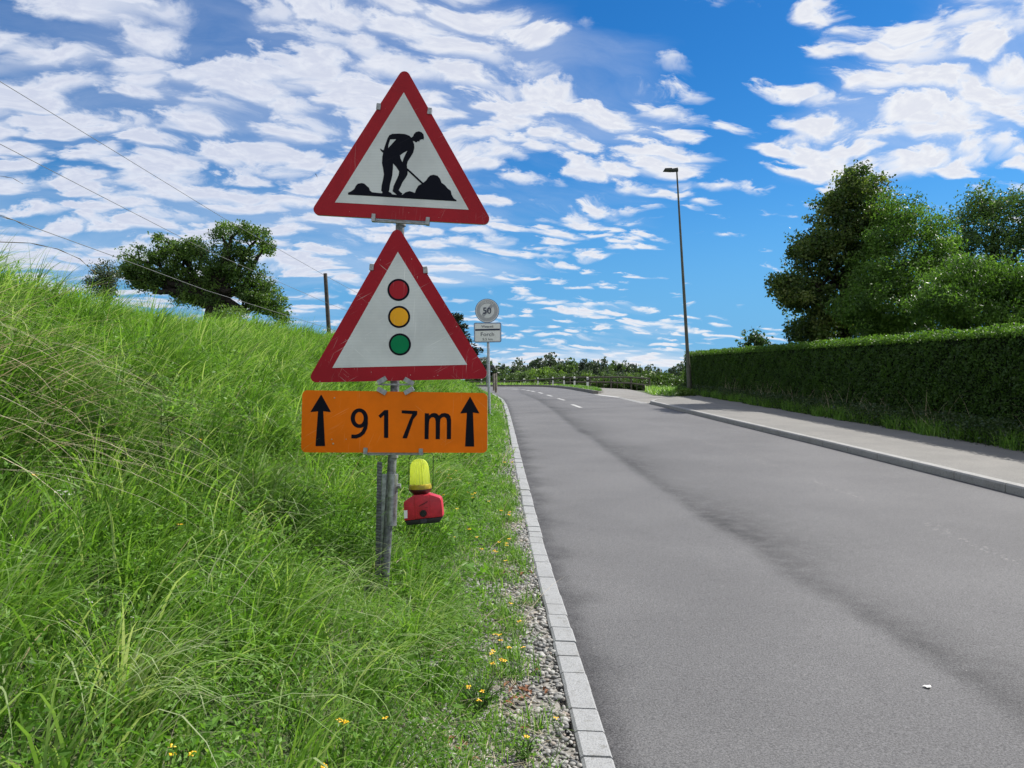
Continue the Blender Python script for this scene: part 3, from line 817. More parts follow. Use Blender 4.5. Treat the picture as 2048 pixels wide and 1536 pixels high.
prism_px('battery_base', [ZL(*p) for p in ((800, 1374), (1494, 1298), (1436, 1400), (852, 1455))], LY - .042, .084, BLK, .004)
prism_px('latch', [ZL(*p) for p in ((1090, 1340), (1203, 1328), (1205, 1405), (1095, 1418))], LY - .050, .008, plain('dark_latch', (.03, .03, .045), .5), .001)
prism_px('sticker', [ZL(*p) for p in ((792, 1182), (856, 1178), (858, 1322), (797, 1328))], LY - .0465, .001, plain('white_sticker', (.7, .7, .74), .5, var=.04), 0)
mb = MB(); c = at(*ZL(1145, 1235), LY - .051); mb.lathe(c, (0, -1, 0), [(62 * zm, 0), (62 * zm, .006), (52 * zm, .010), (38 * zm, .010), (34 * zm, .007), (3 * zm, .007)], 28); mb.build('knob', BLK, lp, True)
mb = MB()   # rubbed-off maker's script: slanted marks only
for i, (a, b) in enumerate(((1075, 1100), (1098, 1086), (1120, 1078), (1143, 1066), (1165, 1056), (1190, 1040), (1208, 1026))):
    c0 = at(*ZL(a - 8, b + 14), LY - .0515); c1 = at(*ZL(a + 10, b - 14), LY - .0515); mb.bar(c0, c1, .0022, .0006, (0, 1, 0))
mb.bar(at(*ZL(1062, 1108), LY - .0515), at(*ZL(1215, 1024), LY - .0515), .0018, .0006, (0, 1, 0))
mb.bar(at(*ZL(1168, 1132), LY - .0515), at(*ZL(1225, 1128), LY - .0515), .0014, .0006, (0, 1, 0))
mb.build('worn_lettering', plain('worn_ink', (.05, .008, .012), .6), lp)
mb = MB(); mb.tube([at(*ZL(*p), LY) for p in ((883, 840), (884, 500), (886, 240), (905, 205), (945, 183), (1070, 172), (1200, 150), (1268, 146), (1305, 162), (1324, 200), (1322, 500), (1312, 790))], .0017, 8); mb.build('wire_handle', plain('wire_steel', (.035, .04, .035), .4, .6), lp, True)

# ------------------------------------------------------------------ speed and place sign on the verge ahead
FY = 19.6
ZB = lambda a, b: (930 + a / 6.4, 580 + b / 6.4)
fp = empty('sign_post', hitG(978.5, 812, .42), 'slim grey tube post carrying the round and rectangular signs', 'sign post')
mb = MB(); mb.tube([at(979, 835, FY + .06), at(976.5, 690, FY + .06), at(974, 600, FY + .06)], .035, 14); mb.build('pole', plain('far_post_galvanised', (.42, .45, .50), .45, .5), fp, True)
fr = plain('sign_frame_blue_grey', (.16, .23, .38), .45)
ring = plain('sign_ring_grey', (.34, .345, .37), .5, var=.05); pale = plain('sign_pale_grey', (.60, .61, .62), .45, var=.04)
band = plain('sign_band_grey', (.30, .31, .34), .5, var=.05); dk = plain('sign_dark_print', (.012, .018, .05), .5, var=.02)
s5 = empty('speed_sign', at(974.5, 643, FY), 'round grey end of limit sign reading 50', 'road sign')
cu_, cv_ = ZB(283, 265)
plate('sign_frame', [circle(cu_, cv_, 24.2)], FY, .02, fr, s5)
plate('white_edge', [circle(cu_, cv_, 22.9), circle(cu_, cv_, 21.4)], FY - .006, .005, pale, s5)
plate('grey_ring', [circle(cu_, cv_, 21.5), circle(cu_, cv_, 14.5)], FY - .005, .004, ring, s5)
plate('pale_disc', [circle(cu_, cv_, 14.6)], FY - .004, .003, pale, s5)
plate('diagonal_band', [[ZB(212, 318), ZB(240, 346), ZB(358, 212), ZB(330, 184)]], FY - .008, .002, band, s5)
letters('digits', '50', cu_, cv_ - .3, 12.4, FY - .012, 0, dk, s5, fit=16.6, up=.012)
gl_ = bpy.data.objects.new('arc_lettering', None)
mbA = MB()
for i, chx in enumerate('GENERELL'):
    an = R(-90 + (i - 3.5) * 12.6); ob = letters('letter', chx, cu_ + 18.0 * math.cos(an), cv_ + 18.0 * math.sin(an), 4.2, FY - .0085, 0, pale, s5, rot=an + PI / 2, up=.01)
s6 = empty('place_sign', at(975, 684, FY), 'white rectangular place sign with a black bar under the round one', 'road sign')
q = [ZB(112, 418), ZB(464, 416), ZB(466, 668), ZB(116, 674)]
plate('sign_frame', [round_poly(q, 3.4)], FY, .02, fr, s6)
q2 = [ZB(124, 430), ZB(452, 428), ZB(453, 657), ZB(127, 662)]
plate('white_edge', [round_poly(q2, 2.4)], FY - .004, .003, pale, s6)
q3 = [ZB(132, 440), ZB(444, 438), ZB(444, 648), ZB(134, 653)]
plate('white_panel', [round_poly(q3, 1)], FY - .007, .002, plain('sign_white', (.68, .69, .68), .45, var=.04), s6)
plate('black_bar', [[ZB(130, 500), ZB(446, 494), ZB(446, 516), ZB(130, 523)]], FY - .010, .002, dk, s6)
letters('lettering', 'Wetzwil', *ZB(285, 467), 4.6, FY - .012, 0, dk, s6, fit=23.5, up=.006, rot=-.01)
letters('lettering', 'Forch', *ZB(287, 565), 7.6, FY - .012, 0, dk, s6, fit=26.5, rot=-.01)
letters('lettering', '5,5', *ZB(252, 629), 4.4, FY - .012, 0, dk, s6, fit=8.6, rot=-.01)
letters('lettering', 'km', *ZB(327, 628), 4.4, FY - .012, 0, dk, s6, fit=8.2, rot=-.01)

# ------------------------------------------------------------------ street lamp
LAY = 35.0
lbase = at(1380, 787, LAY); lbase.z = float(G(lbase.x, LAY)) + .1
sl_ = empty('street_lamp', lbase, 'tall olive street lamp at the end of the hedge', 'street lamp')
OLV = plain('lamp_post_olive', (.075, .08, .062), .5, .3, var=.15, scale=3); LD = plain('lamp_head_dark', (.03, .038, .035), .5)
top = at(1353.5, 341, LAY)
mb = MB(); mb.tube([lbase, lbase.lerp(top, .03), lbase.lerp(top, .12), lbase.lerp(top, .14), top], [.12, .115, .105, .085, .035], 16); mb.build('pole', OLV, sl_, True)
ha = at(1355.5, 339.5, LAY); hb = at(1343, 341, LAY); hc = at(1327, 340.5, LAY)
mb = MB(); mb.tube([ha, hb], [.10, .085], 10); mb.build('arm', LD, sl_, True)
mb = MB(); P_ = [at(1343, 337.5, LAY), at(1343.5, 343, LAY), at(1326.5, 342, LAY), at(1329, 338, LAY)]
mb.v = [tuple(p + Vector((0, dy, 0))) for dy in (-.16, .16) for p in P_]; mb.f = [(0, 1, 2, 3), (7, 6, 5, 4), (0, 4, 5, 1), (1, 5, 6, 2), (2, 6, 7, 3), (3, 7, 4, 0)]
mb.build('lamp_head', LD, sl_, False, .02)

# ------------------------------------------------------------------ leaves, branches and trees
def leaf_quads(P, size, tint, seed, name, mat, parent=None, droop=0.0, aspect=0.55, flat=0.0):
    """many separate leaves (pointed quads) at points P"""
    r = np.random.default_rng(seed); N = len(P)
    P = np.asarray(P, np.float32); size = np.broadcast_to(np.asarray(size, np.float32), (N,))
    a = r.normal(size=(N, 3)); a[:, 2] = a[:, 2] * (1 - flat) - droop; a /= np.linalg.norm(a, axis=1, keepdims=True) + 1e-9
    b = r.normal(size=(N, 3)); b[:, 2] *= (1 - flat); b -= a * (a * b).sum(1, keepdims=True); b /= np.linalg.norm(b, axis=1, keepdims=True) + 1e-9
    n = np.cross(a, b)
    L = size[:, None]; Wd = (size * aspect)[:, None]
    cup = (r.uniform(-.18, .18, N) * size)[:, None]
    V = np.stack([P - a * L * .5, P - b * Wd * .5 + n * cup, P + a * L * .5, P + b * Wd * .5 + n * cup], 1).reshape(-1, 3)
    F = np.arange(N * 4).reshape(N, 4)
    t = np.repeat(np.clip(tint, 0, 1), 4)
    return link(name, np_mesh(name, V, F, False, {'tint': t}), mat, parent)
BARK = plain('bark', (.075, .060, .045), .9, var=.3, scale=9, bump=.6, spec=.15)
BARK_D = plain('dark_bark', (.030, .026, .022), .9, var=.3, scale=9, bump=.6, spec=.15)

def crown_points(lobes, nclump, nleaf, sig, r, shell=0.45):
    """leaf points in clumps spread through the lobes; returns points, clump index and clump centres"""
    vol = np.array([l[3] * l[4] * l[5] for l in lobes]) ** .6; pr = vol / vol.sum()
    k = r.choice(len(lobes), nclump, p=pr)
    d = r.normal(size=(nclump, 3)); d /= np.linalg.norm(d, axis=1, keepdims=True)
    rad = (shell + (1.22 - shell) * r.random(nclump)) ** .75
    Lb = np.array([l[:6] for l in lobes])
    cen = Lb[k, :3] + d * Lb[k, 3:6] * rad[:, None]
    m = r.poisson(nleaf, nclump) + 3
    idx = np.repeat(np.arange(nclump), m)
    s = np.repeat(sig * r.uniform(.6, 1.4, nclump), m)
    P = cen[idx] + np.clip(r.normal(size=(len(idx), 3)), -1.5, 1.5) * s[:, None] * np.array([1, 1, .75])
    return P, idx, cen
def limbs(mb, base, top, r0, lobes, r, cen, ntw):
    """trunk, one bough to each lobe, twigs to some clumps"""
    base = Vector(base); top = Vector(top)
    mid = base.lerp(top, .5) + Vector((r.normal() * .02, 0, 0)) * (top - base).length
    mb.tube([base - Vector((0, 0, .3)), base + Vector((0, 0, .05)), mid, top], [r0 * 1.5, r0 * 1.15, r0 * .85, r0 * .55], 9)
    ends = []
    for l in lobes:
        c = Vector(l[:3]); st = base.lerp(top, r.uniform(.45, .98)); bend = st.lerp(c, .5) + Vector((r.normal() * .1, r.normal() * .1, -.12)) * (c - st).length
        bend2 = st.lerp(c, .78) + Vector((r.normal() * .08, 0, .05)) * (c - st).length
        mb.tube([st, bend, bend2, c], [r0 * .45, r0 * .3, r0 * .2, r0 * .1], 7); ends += [bend, bend2, c]
    for j in r.choice(len(cen), min(ntw, len(cen)), replace=False):
        c = Vector(cen[j]); e = min(ends, key=lambda q: (q - c).length); m_ = e.lerp(c, .5) + Vector((r.normal() * .1, r.normal() * .1, .1)) * (c - e).length
        mb.tube([e, m_, c], [r0 * .10, r0 * .06, r0 * .02], 5, False)
def tree(name, label, base, top, r0, lobes, nclump, nleaf, sig, leaf, mat, seed, bark=BARK, ntw=60, aspect=.6, group=None, shell=.45, tlo=.15, thi=.85, droop=.1, lean_tint=0.0):
    r = np.random.default_rng(seed)
    t = empty(name, base, label, 'tree', group)
    P, idx, cen = crown_points(lobes, nclump, nleaf, sig, r, shell)
    mb = MB(); limbs(mb, base, top, r0, lobes, r, cen, ntw); mb.build('trunk', bark, t, True)
    ct = r.uniform(tlo, thi, len(cen)); tint = ct[idx] + r.normal(size=len(P)) * .14
    leaf_quads(P, leaf * r.uniform(.7, 1.3, len(P)), tint, seed + 1, 'crown', mat, t, droop, aspect)
    return t
def px_lobe(u, v, ru, rv, Y, depth=None):
    c = at(u, v, Y); k = Y / FPX; return (c.x, c.y, c.z, ru * k, (depth or ru * .9) * k, rv * k)

L_OAK = leafmat('oak_leaf', [(.028, .062, .018), (.072, .140, .030), (.145, .235, .05)], .44)
L_MAPLE = leafmat('maple_leaf', [(.026, .052, .018), (.075, .130, .030), (.155, .19, .058)], .45)
L_WALNUT = leafmat('walnut_leaf', [(.032, .074, .017), (.076, .160, .026), (.14, .25, .048)], .45)
L_FARRIGHT = leafmat('ash_leaf', [(.030, .066, .022), (.062, .122, .036), (.11, .19, .055)], .42)

ZO = lambda a, b: (200 + a / 4.876, 420 + b / 4.876)
OY = 44.0
ol = []
for (a, b, ra, rb) in ((385, 500, 150, 130), (300, 600, 100, 70), (560, 420, 90, 80), (640, 300, 60, 50), (760, 430, 200, 130), (900, 380, 140, 90), (720, 560, 120, 70), (1190, 260, 110, 130), (1370, 200, 150, 90), (1540, 280, 120, 100), (1620, 370, 50, 60), (1250, 460, 190, 110), (1080, 560, 190, 90), (1400, 420, 90, 100),
                       (1400, 620, 230, 110), (1560, 760, 190, 130), (1690, 890, 120, 110), (1770, 1030, 75, 90), (1350, 760, 120, 70), (900, 840, 110, 80), (780, 870, 80, 50), (480, 640, 90, 50), (1130, 850, 120, 110), (1080, 700, 110, 70), (960, 740, 150, 90), (640, 650, 110, 60), (820, 640, 150, 80), (1290, 640, 140, 100), (440, 590, 130, 80), (1500, 860, 110, 80), (940, 900, 120, 60), (1450, 800, 140, 80), (1620, 960, 110, 80), (1520, 900, 120, 80), (300, 640, 90, 60), (340, 600, 120, 70), (470, 760, 90, 60), (420, 700, 100, 60), (560, 730, 100, 60)):
    u, v = ZO(a, b); ol.append(px_lobe(u, v, ra / 4.876, rb / 4.876, OY, 34))
ub, vb = ZO(1085, 1010); bp = at(ub, vb, OY)
tp_ = at(*ZO(1130, 620), OY)
tree('oak_tree', 'old gnarled oak with drooping right boughs on the bank crest', (bp.x, bp.y, bp.z - 1.2), tp_, .50, ol, 700, 52, .22, .14, L_OAK, 11, BARK_D, 160, .6, None, .2, .1, .9)
def shrub(name, label, u, v, ru, rv, Y, mat, seed, ncl, nl, sig, leaf, group=None, cat='shrub', tlo=.2, thi=.8):
    r = np.random.default_rng(seed); l = [px_lobe(u, v, ru, rv, Y)]
    k = Y / FPX; c = at(u, v, Y)
    l += [px_lobe(u + r.uniform(-.6, .6) * ru, v + r.uniform(-.5, .3) * rv, ru * .5, rv * .5, Y) for _ in range(3)]
    base = Vector((c.x, c.y, min(float(H(c.x, c.y)), c.z - rv * k)))
    t = empty(name, base, label, cat, group)
    P, idx, cen = crown_points(l, ncl, nl, sig, r, .2)
    mb = MB()
    for j in r.choice(len(cen), min(14, len(cen)), replace=False):
        q = Vector(cen[j]); mb.tube([base - Vector((0, 0, .1)), base.lerp(q, .5) + Vector((r.normal(), r.normal(), 0)) * .05, q], [.03, .02, .008], 5, False)
    mb.build('stem', BARK, t)
    ct = r.uniform(tlo, thi, len(cen)); leaf_quads(P, leaf * r.uniform(.7, 1.3, len(P)), ct[idx] + r.normal(size=len(P)) * .12, seed + 1, 'foliage', mat, t, .05, .6)
    return t
L_GREYB = leafmat('grey_green_leaf', [(.035, .055, .035), (.06, .085, .05), (.09, .12, .07)], .3)
shrub('shrub', 'pale grey-green bush on the crest left of the oak', 205, 565, 30, 40, 36, L_GREYB, 21, 90, 40, .18, .10)
shrub('shrub', 'low bush under the oak to the right of its trunk', 465, 640, 46, 24, 40, L_OAK, 22, 90, 40, .18, .11, tlo=.4, thi=1)

# right hand trees behind the hedge
RY = 27.0
ml = [px_lobe(u, v, ru, rv, RY + dy, 60) for (u, v, ru, rv, dy) in ((1703, 360, 11, 16, 1), (1738, 366, 8, 18, 1.2), (1664, 398, 18, 16, 1), (1607, 500, 16, 14, .8), (1574, 590, 16, 10, .5), (1705, 385, 24, 36, 1), (1742, 395, 14, 40, 1.4), (1672, 430, 46, 40, 1), (1735, 440, 40, 40, 1), (1640, 480, 42, 36, 1), (1700, 500, 60, 46, 1.2), (1628, 535, 40, 36, 1), (1690, 570, 60, 40, 1.4), (1585, 578, 30, 16, .6), (1562, 562, 12, 8, .5), (1625, 600, 40, 30, 1), (1590, 600, 20, 12, .4), (1650, 640, 60, 36, 1), (1618, 664, 28, 26, .8), (1720, 650, 60, 40, 1.5))]
b0 = at(1690, 700, RY + 1); b0.z = float(G(b0.x, b0.y))
tree('maple_tree', 'tall dark maple with brown seed clusters, left of the garden trees', b0, at(1700, 480, RY + 1), .20, ml, 560, 84, .20, .105, L_MAPLE, 31, BARK_D, 90, .75, None, .25, .05, .95)
wl = [px_lobe(u, v, ru, rv, RY - 1.5 + dy, 70) for (u, v, ru, rv, dy) in ((1790, 440, 50, 40, 1), (1830, 470, 56, 46, .8), (1770, 500, 50, 40, .5), (1870, 530, 50, 44, .5), (1800, 560, 70, 44, 0), (1745, 560, 40, 30, 0), (1720, 610, 50, 34, -.3), (1780, 620, 60, 40, -.4), (1860, 600, 60, 40, -.4), (1760, 660, 60, 26, -.3), (1840, 660, 60, 30, -.3), (1880, 480, 24, 30, 1))]
b0 = at(1800, 700, RY - 1); b0.z = float(G(b0.x, b0.y))
tree('walnut_tree', 'bright green bushy tree in the middle of the garden trees', b0, at(1805, 520, RY - 1), .17, wl, 540, 84, .20, .108, L_WALNUT, 33, BARK_D, 90, .45, None, .25, .1, .95, .35)
cl = [px_lobe(u, v, ru, rv, RY - 5 + dy, 70) for (u, v, ru, rv, dy) in ((1930, 560, 60, 36, 0), (1990, 570, 60, 44, 0), (2050, 580, 60, 50, 0), (1900, 620, 60, 36, -.3), (1960, 640, 70, 34, -.3), (2040, 640, 70, 40, -.3), (2100, 600, 60, 60, 0), (1870, 600, 40, 30, -.5))]
b0 = at(1985, 690, RY - 5); b0.z = float(G(b0.x, b0.y))
tree('walnut_tree', 'low spreading tree with long drooping leaves at the right edge', b0, at(1975, 600, RY - 5), .14, cl, 430, 76, .18, .11, L_WALNUT, 35, BARK_D, 80, .38, None, .25, .05, .8, .6)
al = [px_lobe(u, v, ru, rv, RY + 9 + dy, 60) for (u, v, ru, rv, dy) in ((1958, 405, 22, 26, 0), (1935, 440, 30, 26, 0), (1985, 420, 28, 28, 0), (1960, 480, 46, 40, 0), (1915, 490, 20, 30, 0), (2035, 410, 34, 30, 0), (2060, 470, 50, 50, 0), (2015, 480, 30, 40, 0), (1940, 540, 40, 30, 0), (2040, 540, 50, 40, 0), (2110, 440, 50, 60, 0), (1930, 590, 60, 40, 0), (2000, 610, 60, 40, 0), (1985, 540, 50, 40, 0), (1910, 540, 30, 30, 0))]
b0 = at(1985, 700, RY + 9); b0.z = float(G(b0.x, b0.y))
tree('ash_tree', 'airy tree with sky showing through, rising at the right edge', b0, at(1985, 470, RY + 9), .17, al, 520, 50, .28, .135, L_FARRIGHT, 37, BARK_D, 120, .55, None, .15, .1, .9)
L_SAP = leafmat('sapling_leaf', [(.03, .06, .02), (.05, .10, .03), (.09, .15, .05)], .35)
shrub('sapling', 'small loose-leaved sapling poking above the hedge', 1508, 684, 26, 22, 31, L_SAP, 41, 46, 9, .13, .15, None, 'sapling')

# ------------------------------------------------------------------ hedge
def hedge():
    t = empty('hedge', (9.4, 25, float(G(9.4, 25))), 'long clipped dark green hedge behind the pavement', 'hedge')
    r = np.random.default_rng(5)
    y0, y1 = 2.0, 38.6
    fx = lambda y: 8.95 + (8.62 - 8.95) * np.clip((y - 13) / 26, -1, 1)
    ht = lambda y: 2.045 + (1.91 - 2.045) * np.clip((y - 13) / 26, -.6, 1.1)
    TH = 1.3
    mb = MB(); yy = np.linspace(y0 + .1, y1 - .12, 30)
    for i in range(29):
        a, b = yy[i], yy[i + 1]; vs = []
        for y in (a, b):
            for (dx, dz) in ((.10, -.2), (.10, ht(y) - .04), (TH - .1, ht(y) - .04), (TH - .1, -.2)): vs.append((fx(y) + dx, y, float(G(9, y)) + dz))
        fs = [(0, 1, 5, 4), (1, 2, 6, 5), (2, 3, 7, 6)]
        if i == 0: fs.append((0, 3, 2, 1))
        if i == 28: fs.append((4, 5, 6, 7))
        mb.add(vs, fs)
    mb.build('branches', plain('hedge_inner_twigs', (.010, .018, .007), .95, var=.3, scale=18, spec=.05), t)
    N = 120000
    y = y0 + (y1 - y0) * r.random(N) ** .9; hh = ht(y)
    z = hh * r.random(N) ** .95 + .03
    bump = .06 * nz(y * 1.7, z * 2.3) + .05 * nz(y * 5.1, z * 6.2)
    x = fx(y) + .03 + np.abs(r.normal(size=N)) * .05 - bump * .8 + .08 * sstep(z, hh - .18, hh)
    P1 = np.stack([x, y, G(9, y) + z], 1)
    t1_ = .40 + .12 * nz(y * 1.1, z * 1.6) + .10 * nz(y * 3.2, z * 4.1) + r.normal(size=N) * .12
    M = 50000
    y = y0 + (y1 - y0) * r.random(M) ** .9; x = fx(y) + TH * r.random(M)
    z = ht(y) + .035 * nz(x * 4, y * 3.3) + .03 * r.normal(size=M) + .05 * (r.random(M) > .93) 
    P2 = np.stack([x, y, G(9, y) + z], 1)
    K = 3500
    x = fx(y1) + TH * r.random(K); z = ht(y1) * r.random(K); P3 = np.stack([x, np.full(K, y1) + r.normal(size=K) * .05, G(9, y1) + z], 1)
    Q = 24000
    y = y0 + (y1 - y0) * r.random(Q) ** .8; x = fx(y) + .04 + .5 * r.random(Q) ** 1.4
    z = ht(y) - .05 + (.22 + .07 * nz(y * 2.3, x)) * r.random(Q) ** 1.2
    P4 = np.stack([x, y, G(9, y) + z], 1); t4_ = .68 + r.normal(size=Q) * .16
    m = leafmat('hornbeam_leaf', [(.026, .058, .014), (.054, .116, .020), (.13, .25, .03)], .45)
    P = np.concatenate([P1, P2, P3, P4]); tint = np.concatenate([t1_, .62 + r.normal(size=M) * .16, .35 + r.normal(size=K) * .15, t4_])  # top leaves tinted lighter: new growth, plus sunlight put into the colour
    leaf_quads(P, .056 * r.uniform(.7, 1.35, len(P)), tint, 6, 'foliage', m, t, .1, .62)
hedge()

# ------------------------------------------------------------------ far trees beyond the bend
L_FD = leafmat('far_dark_leaf', [(.032, .052, .036), (.056, .084, .054), (.085, .12, .07)], .28)  # paled and blued so the leaf colour stands in for distance haze
L_FL = leafmat('far_light_leaf', [(.06, .115, .028), (.13, .22, .045), (.19, .29, .07)], .4)
L_FM = leafmat('far_mid_leaf', [(.042, .078, .032), (.078, .13, .046), (.115, .18, .06)], .35)
L_CON = leafmat('conifer_needle', [(.010, .022, .014), (.020, .036, .022), (.034, .055, .030)], .12)
def proto(kind, seed, mat):
    """a tree about 10 m tall standing at the origin"""
    r = np.random.default_rng(seed); lobes = []
    if kind == 'broad':
        for k in range(11):
            a = r.uniform(0, 2 * PI); h = r.uniform(2.5, 8.6); w = 2.6 * math.sin(PI * min(1, (h - .8) / 9.6)) + .6
            lobes.append((math.cos(a) * w * .62, math.sin(a) * w * .62, h, w * .72, w * .72, r.uniform(1.0, 1.7)))
        lobes.append((r.uniform(-.5, .5), 0, 8.7, 1.7, 1.7, 1.1)); lobes.append((0, 0, 5.5, 2.4, 2.4, 2.6)); ncl, nl, sig, leaf, asp = 300, 26, .42, .42, .75
    elif kind == 'spire':
        for k in range(13):
            h = 1.6 + k * .66; w = (10.4 - h) * .24 * r.uniform(.7, 1.25); a = r.uniform(0, 2 * PI)
            lobes.append((math.cos(a) * w * .4, math.sin(a) * w * .4, h, w, w, .4))
        ncl, nl, sig, leaf, asp = 260, 22, .24, .36, .45
    else:
        for k in range(9):
            a = r.uniform(0, 2 * PI); h = r.uniform(2, 8); w = r.uniform(2.2, 4.2)
            lobes.append((math.cos(a) * w, math.sin(a) * w, h, 2.2, 2.2, r.uniform(1.4, 2.0)))
        ncl, nl, sig, leaf, asp = 300, 26, .46, .44, .75
    P, idx, cen = crown_points(lobes, ncl, nl, sig * .85, r, .25)
    mb = MB(); limbs(mb, (0, 0, 0), (0, 0, 6.5), .22, lobes, r, cen, 20)
    root = bpy.data.objects.new('far_tree', None); COL.objects.link(root)
    mb.build('trunk', BARK_D, root, True)
    ct = r.uniform(.1, .9, len(cen))
    leaf_quads(P, leaf * r.uniform(.7, 1.3, len(P)), ct[idx] + r.normal(size=len(P)) * .12, seed + 1, 'crown', mat, root, .1, asp)
    return root
PROT = {'bd1': ('broad', 51, L_FD), 'bd2': ('broad', 53, L_FD), 'bm': ('broad', 55, L_FM), 'sp': ('spire', 57, L_CON), 'bl1': ('bush', 59, L_FL), 'bl2': ('bush', 61, L_FM), 'bl3': ('broad', 63, L_FL)}
PR = {}
LABEL = {'b': ('broadleaf_tree', 'dark broadleaf tree in the far wood beyond the roadside fence', 'dark trees of the far wood', 'tree'),
         's': ('conifer_tree', 'dark pointed conifer in the far wood beyond the roadside fence', 'conifers of the far wood', 'tree'),
         'l': ('light_tree', 'light green rounded tree in front of the far dark wood', 'light green trees before the wood', 'tree')}
def far_tree(kind, u, vtop, Y, wscale=1.0, label=None, name=None, base_v=None, hmin=7.0, cls=None):
    top = at(u, vtop, Y)
    zb = float(H(top.x, Y)); h = max(top.z - zb, 1.0)
    if base_v is not None: zb = at(u, base_v, Y).z; h = top.z - zb
    if kind not in PR:
        PR[kind] = o = proto(*PROT[kind])
    else: o = copy_tree(PR[kind])
    s = h / 10.0
    o.scale = (s * wscale, s * wscale, s); o.location = (top.x, Y, zb); o.rotation_euler = (0, 0, random.Random(int(u * 7 + Y)).uniform(0, 6.28))
    k = cls or ('s' if kind == 'sp' else ('l' if kind.startswith('bl') else 'b'))
    nm, lab, grp, cat = LABEL[k]
    for key in ('group',):
        if key in o: del o[key]
    o.name = name or nm
    tag(o, label or lab, cat, None if label else grp)
    return o
for (k, u, v, Y, w) in (('bd1', 1050, 722, 190, .8), ('bd2', 1075, 727, 185, .8), ('bd1', 1092, 712, 175, .8), ('bd2', 1108, 722, 180, .8), ('bd1', 1126, 722, 175, .75), ('bm', 1140, 720, 165, .8), ('bd2', 1158, 720, 175, .75),
                        ('bd1', 1198, 719, 150, .8), ('bd2', 1216, 724, 165, .7), ('bm', 1228, 725, 155, .75), ('bd1', 1250, 728, 160, .8), ('bd2', 1262, 730, 170, .8), ('bm', 1276, 733, 160, .8), ('bd1', 1290, 735, 165, .8), ('bd2', 1305, 738, 170, .8), ('bd1', 1320, 742, 175, .8), ('bm', 1334, 744, 170, .8), ('bd2', 1347, 738, 150, .8), ('bd1', 1358, 729, 140, .7), ('bd2', 1180, 727, 170, .8), ('bm', 1000, 730, 150, .9), ('bd1', 1020, 738, 160, .9), ('bd2', 1372, 735, 150, .8), ('bm', 1390, 733, 150, .8), ('bd1', 1035, 731, 180, .8)):
    far_tree(k, u, v, Y, w)
for (k, u, v, Y, w) in (('sp', 1006, 718, 150, .5), ('sp', 1025, 725, 170, .6), ('sp', 1033, 724, 175, .6), ('sp', 1054, 720, 185, .7), ('sp', 1166, 710, 160, .6), ('sp', 1240, 717, 155, .55), ('sp', 1268, 727, 160, .6), ('sp', 1304, 735, 165, .6)):
    far_tree(k, u, v, Y, w)
for (k, u, v, Y, w) in (('bl1', 1058, 731, 118, 1.0), ('bl3', 1090, 738, 122, 1.0), ('bl1', 1126, 738, 115, .8), ('bl2', 1025, 740, 112, .9), ('bl2', 1010, 748, 108, .8), ('bl3', 1042, 747, 112, .8), ('bl2', 1105, 748, 110, 1.0), ('bl2', 1150, 742, 112, .9), ('bl3', 1180, 746, 108, 1.0), ('bl2', 1210, 744, 105, .9), ('bl2', 1240, 742, 108, .9), ('bl3', 1262, 748, 105, .9), ('bl2', 1285, 746, 110, .9), ('bl1', 1312, 750, 105, .9), ('bl3', 1345, 748, 95, 1.0), ('bl1', 1368, 750, 95, .9), ('bl2', 1330, 755, 85, 1.0), ('bl2', 975, 716, 92, .55), ('bl2', 955, 722, 95, .6), ('bl2', 1390, 752, 90, 1.0), ('bl2', 935, 738, 96, .9), ('bm', 900, 736, 104, .8), ('bl3', 988, 744, 98, .8), ('bl2', 870, 740, 100, .9), ('bm', 950, 742, 110, 1.0)):
    far_tree(k, u, v, Y, w)
far_tree('sp', 915, 616, 72, 1.8, 'tall dark conifer half hidden behind the traffic light sign', 'conifer_tree')

# ------------------------------------------------------------------ roadside fence, delineators, posts at the bend
WOOD = plain('weathered_rail', (.085, .075, .062), .85, var=.25, scale=8); WOODL = plain('grey_post_wood', (.19, .17, .14), .85, var=.25, scale=10)
def fence():
    t = empty('fence', at(1180, 775, 58), 'low dark two-rail wooden fence round the bend', 'fence')
    top_ = [(900, 763.6, 86), (960, 763.3, 84), (1000, 763.3, 80), (1042, 761.5, 76), (1068, 760, 72), (1100, 757.5, 66), (1140, 755, 61), (1180, 754.5, 57), (1222, 754.2, 55), (1262, 754.6, 53), (1299, 757.6, 51)]
    bot_ = [(900, 770.4, 86), (960, 770, 84), (1000, 769.4, 80), (1042, 769.2, 76), (1068, 768.6, 72), (1100, 766.5, 66), (1140, 764.3, 61), (1180, 764, 57), (1222, 764.6, 55), (1262, 766.6, 53), (1301, 771.6, 51)]
    for i in range(len(top_) - 1):
        for q in (top_, bot_):
            mb = MB(); a = at(*q[i]); b = at(*q[i + 1]); e = (b - a).normalized() * .06; mb.tube([a - e, b + e], .052, 8); mb.build('rail', WOOD, t, True)
    for i, (u, v, Y) in enumerate(top_):
        a = at(u, v - 1, Y + .09); z = float(G(a.x, Y)) - .15
        mb = MB(); mb.tube([(a.x, a.y, min(z, a.z - .9)), a], .055, 8); mb.build('post', WOOD, t, True)
    for i in (7, 8, 9):
        for f_ in (.33, .66):
            a = at(*top_[i]).lerp(at(*top_[i + 1]), f_); a.y += .08; mb = MB(); mb.tube([(a.x, a.y, float(G(a.x, a.y)) - .2), a], .02, 6); mb.build('stay', WOOD, t)
fence()
DW = plain('delineator_white', (.66, .66, .64), .5, var=.05); DB = plain('delineator_black', (.02, .02, .02), .5)
dels = [(963, 770.2, 758.8, 80), (1009, 771.5, 758, 78), (1047.5, 771.3, 757.8, 74), (1076, 770.4, 755.8, 69), (1105.7, 770.4, 754.6, 64), (1128, 771.8, 753.5, 60), (1149, 773.3, 754, 55), (1175, 777, 755, 49)]
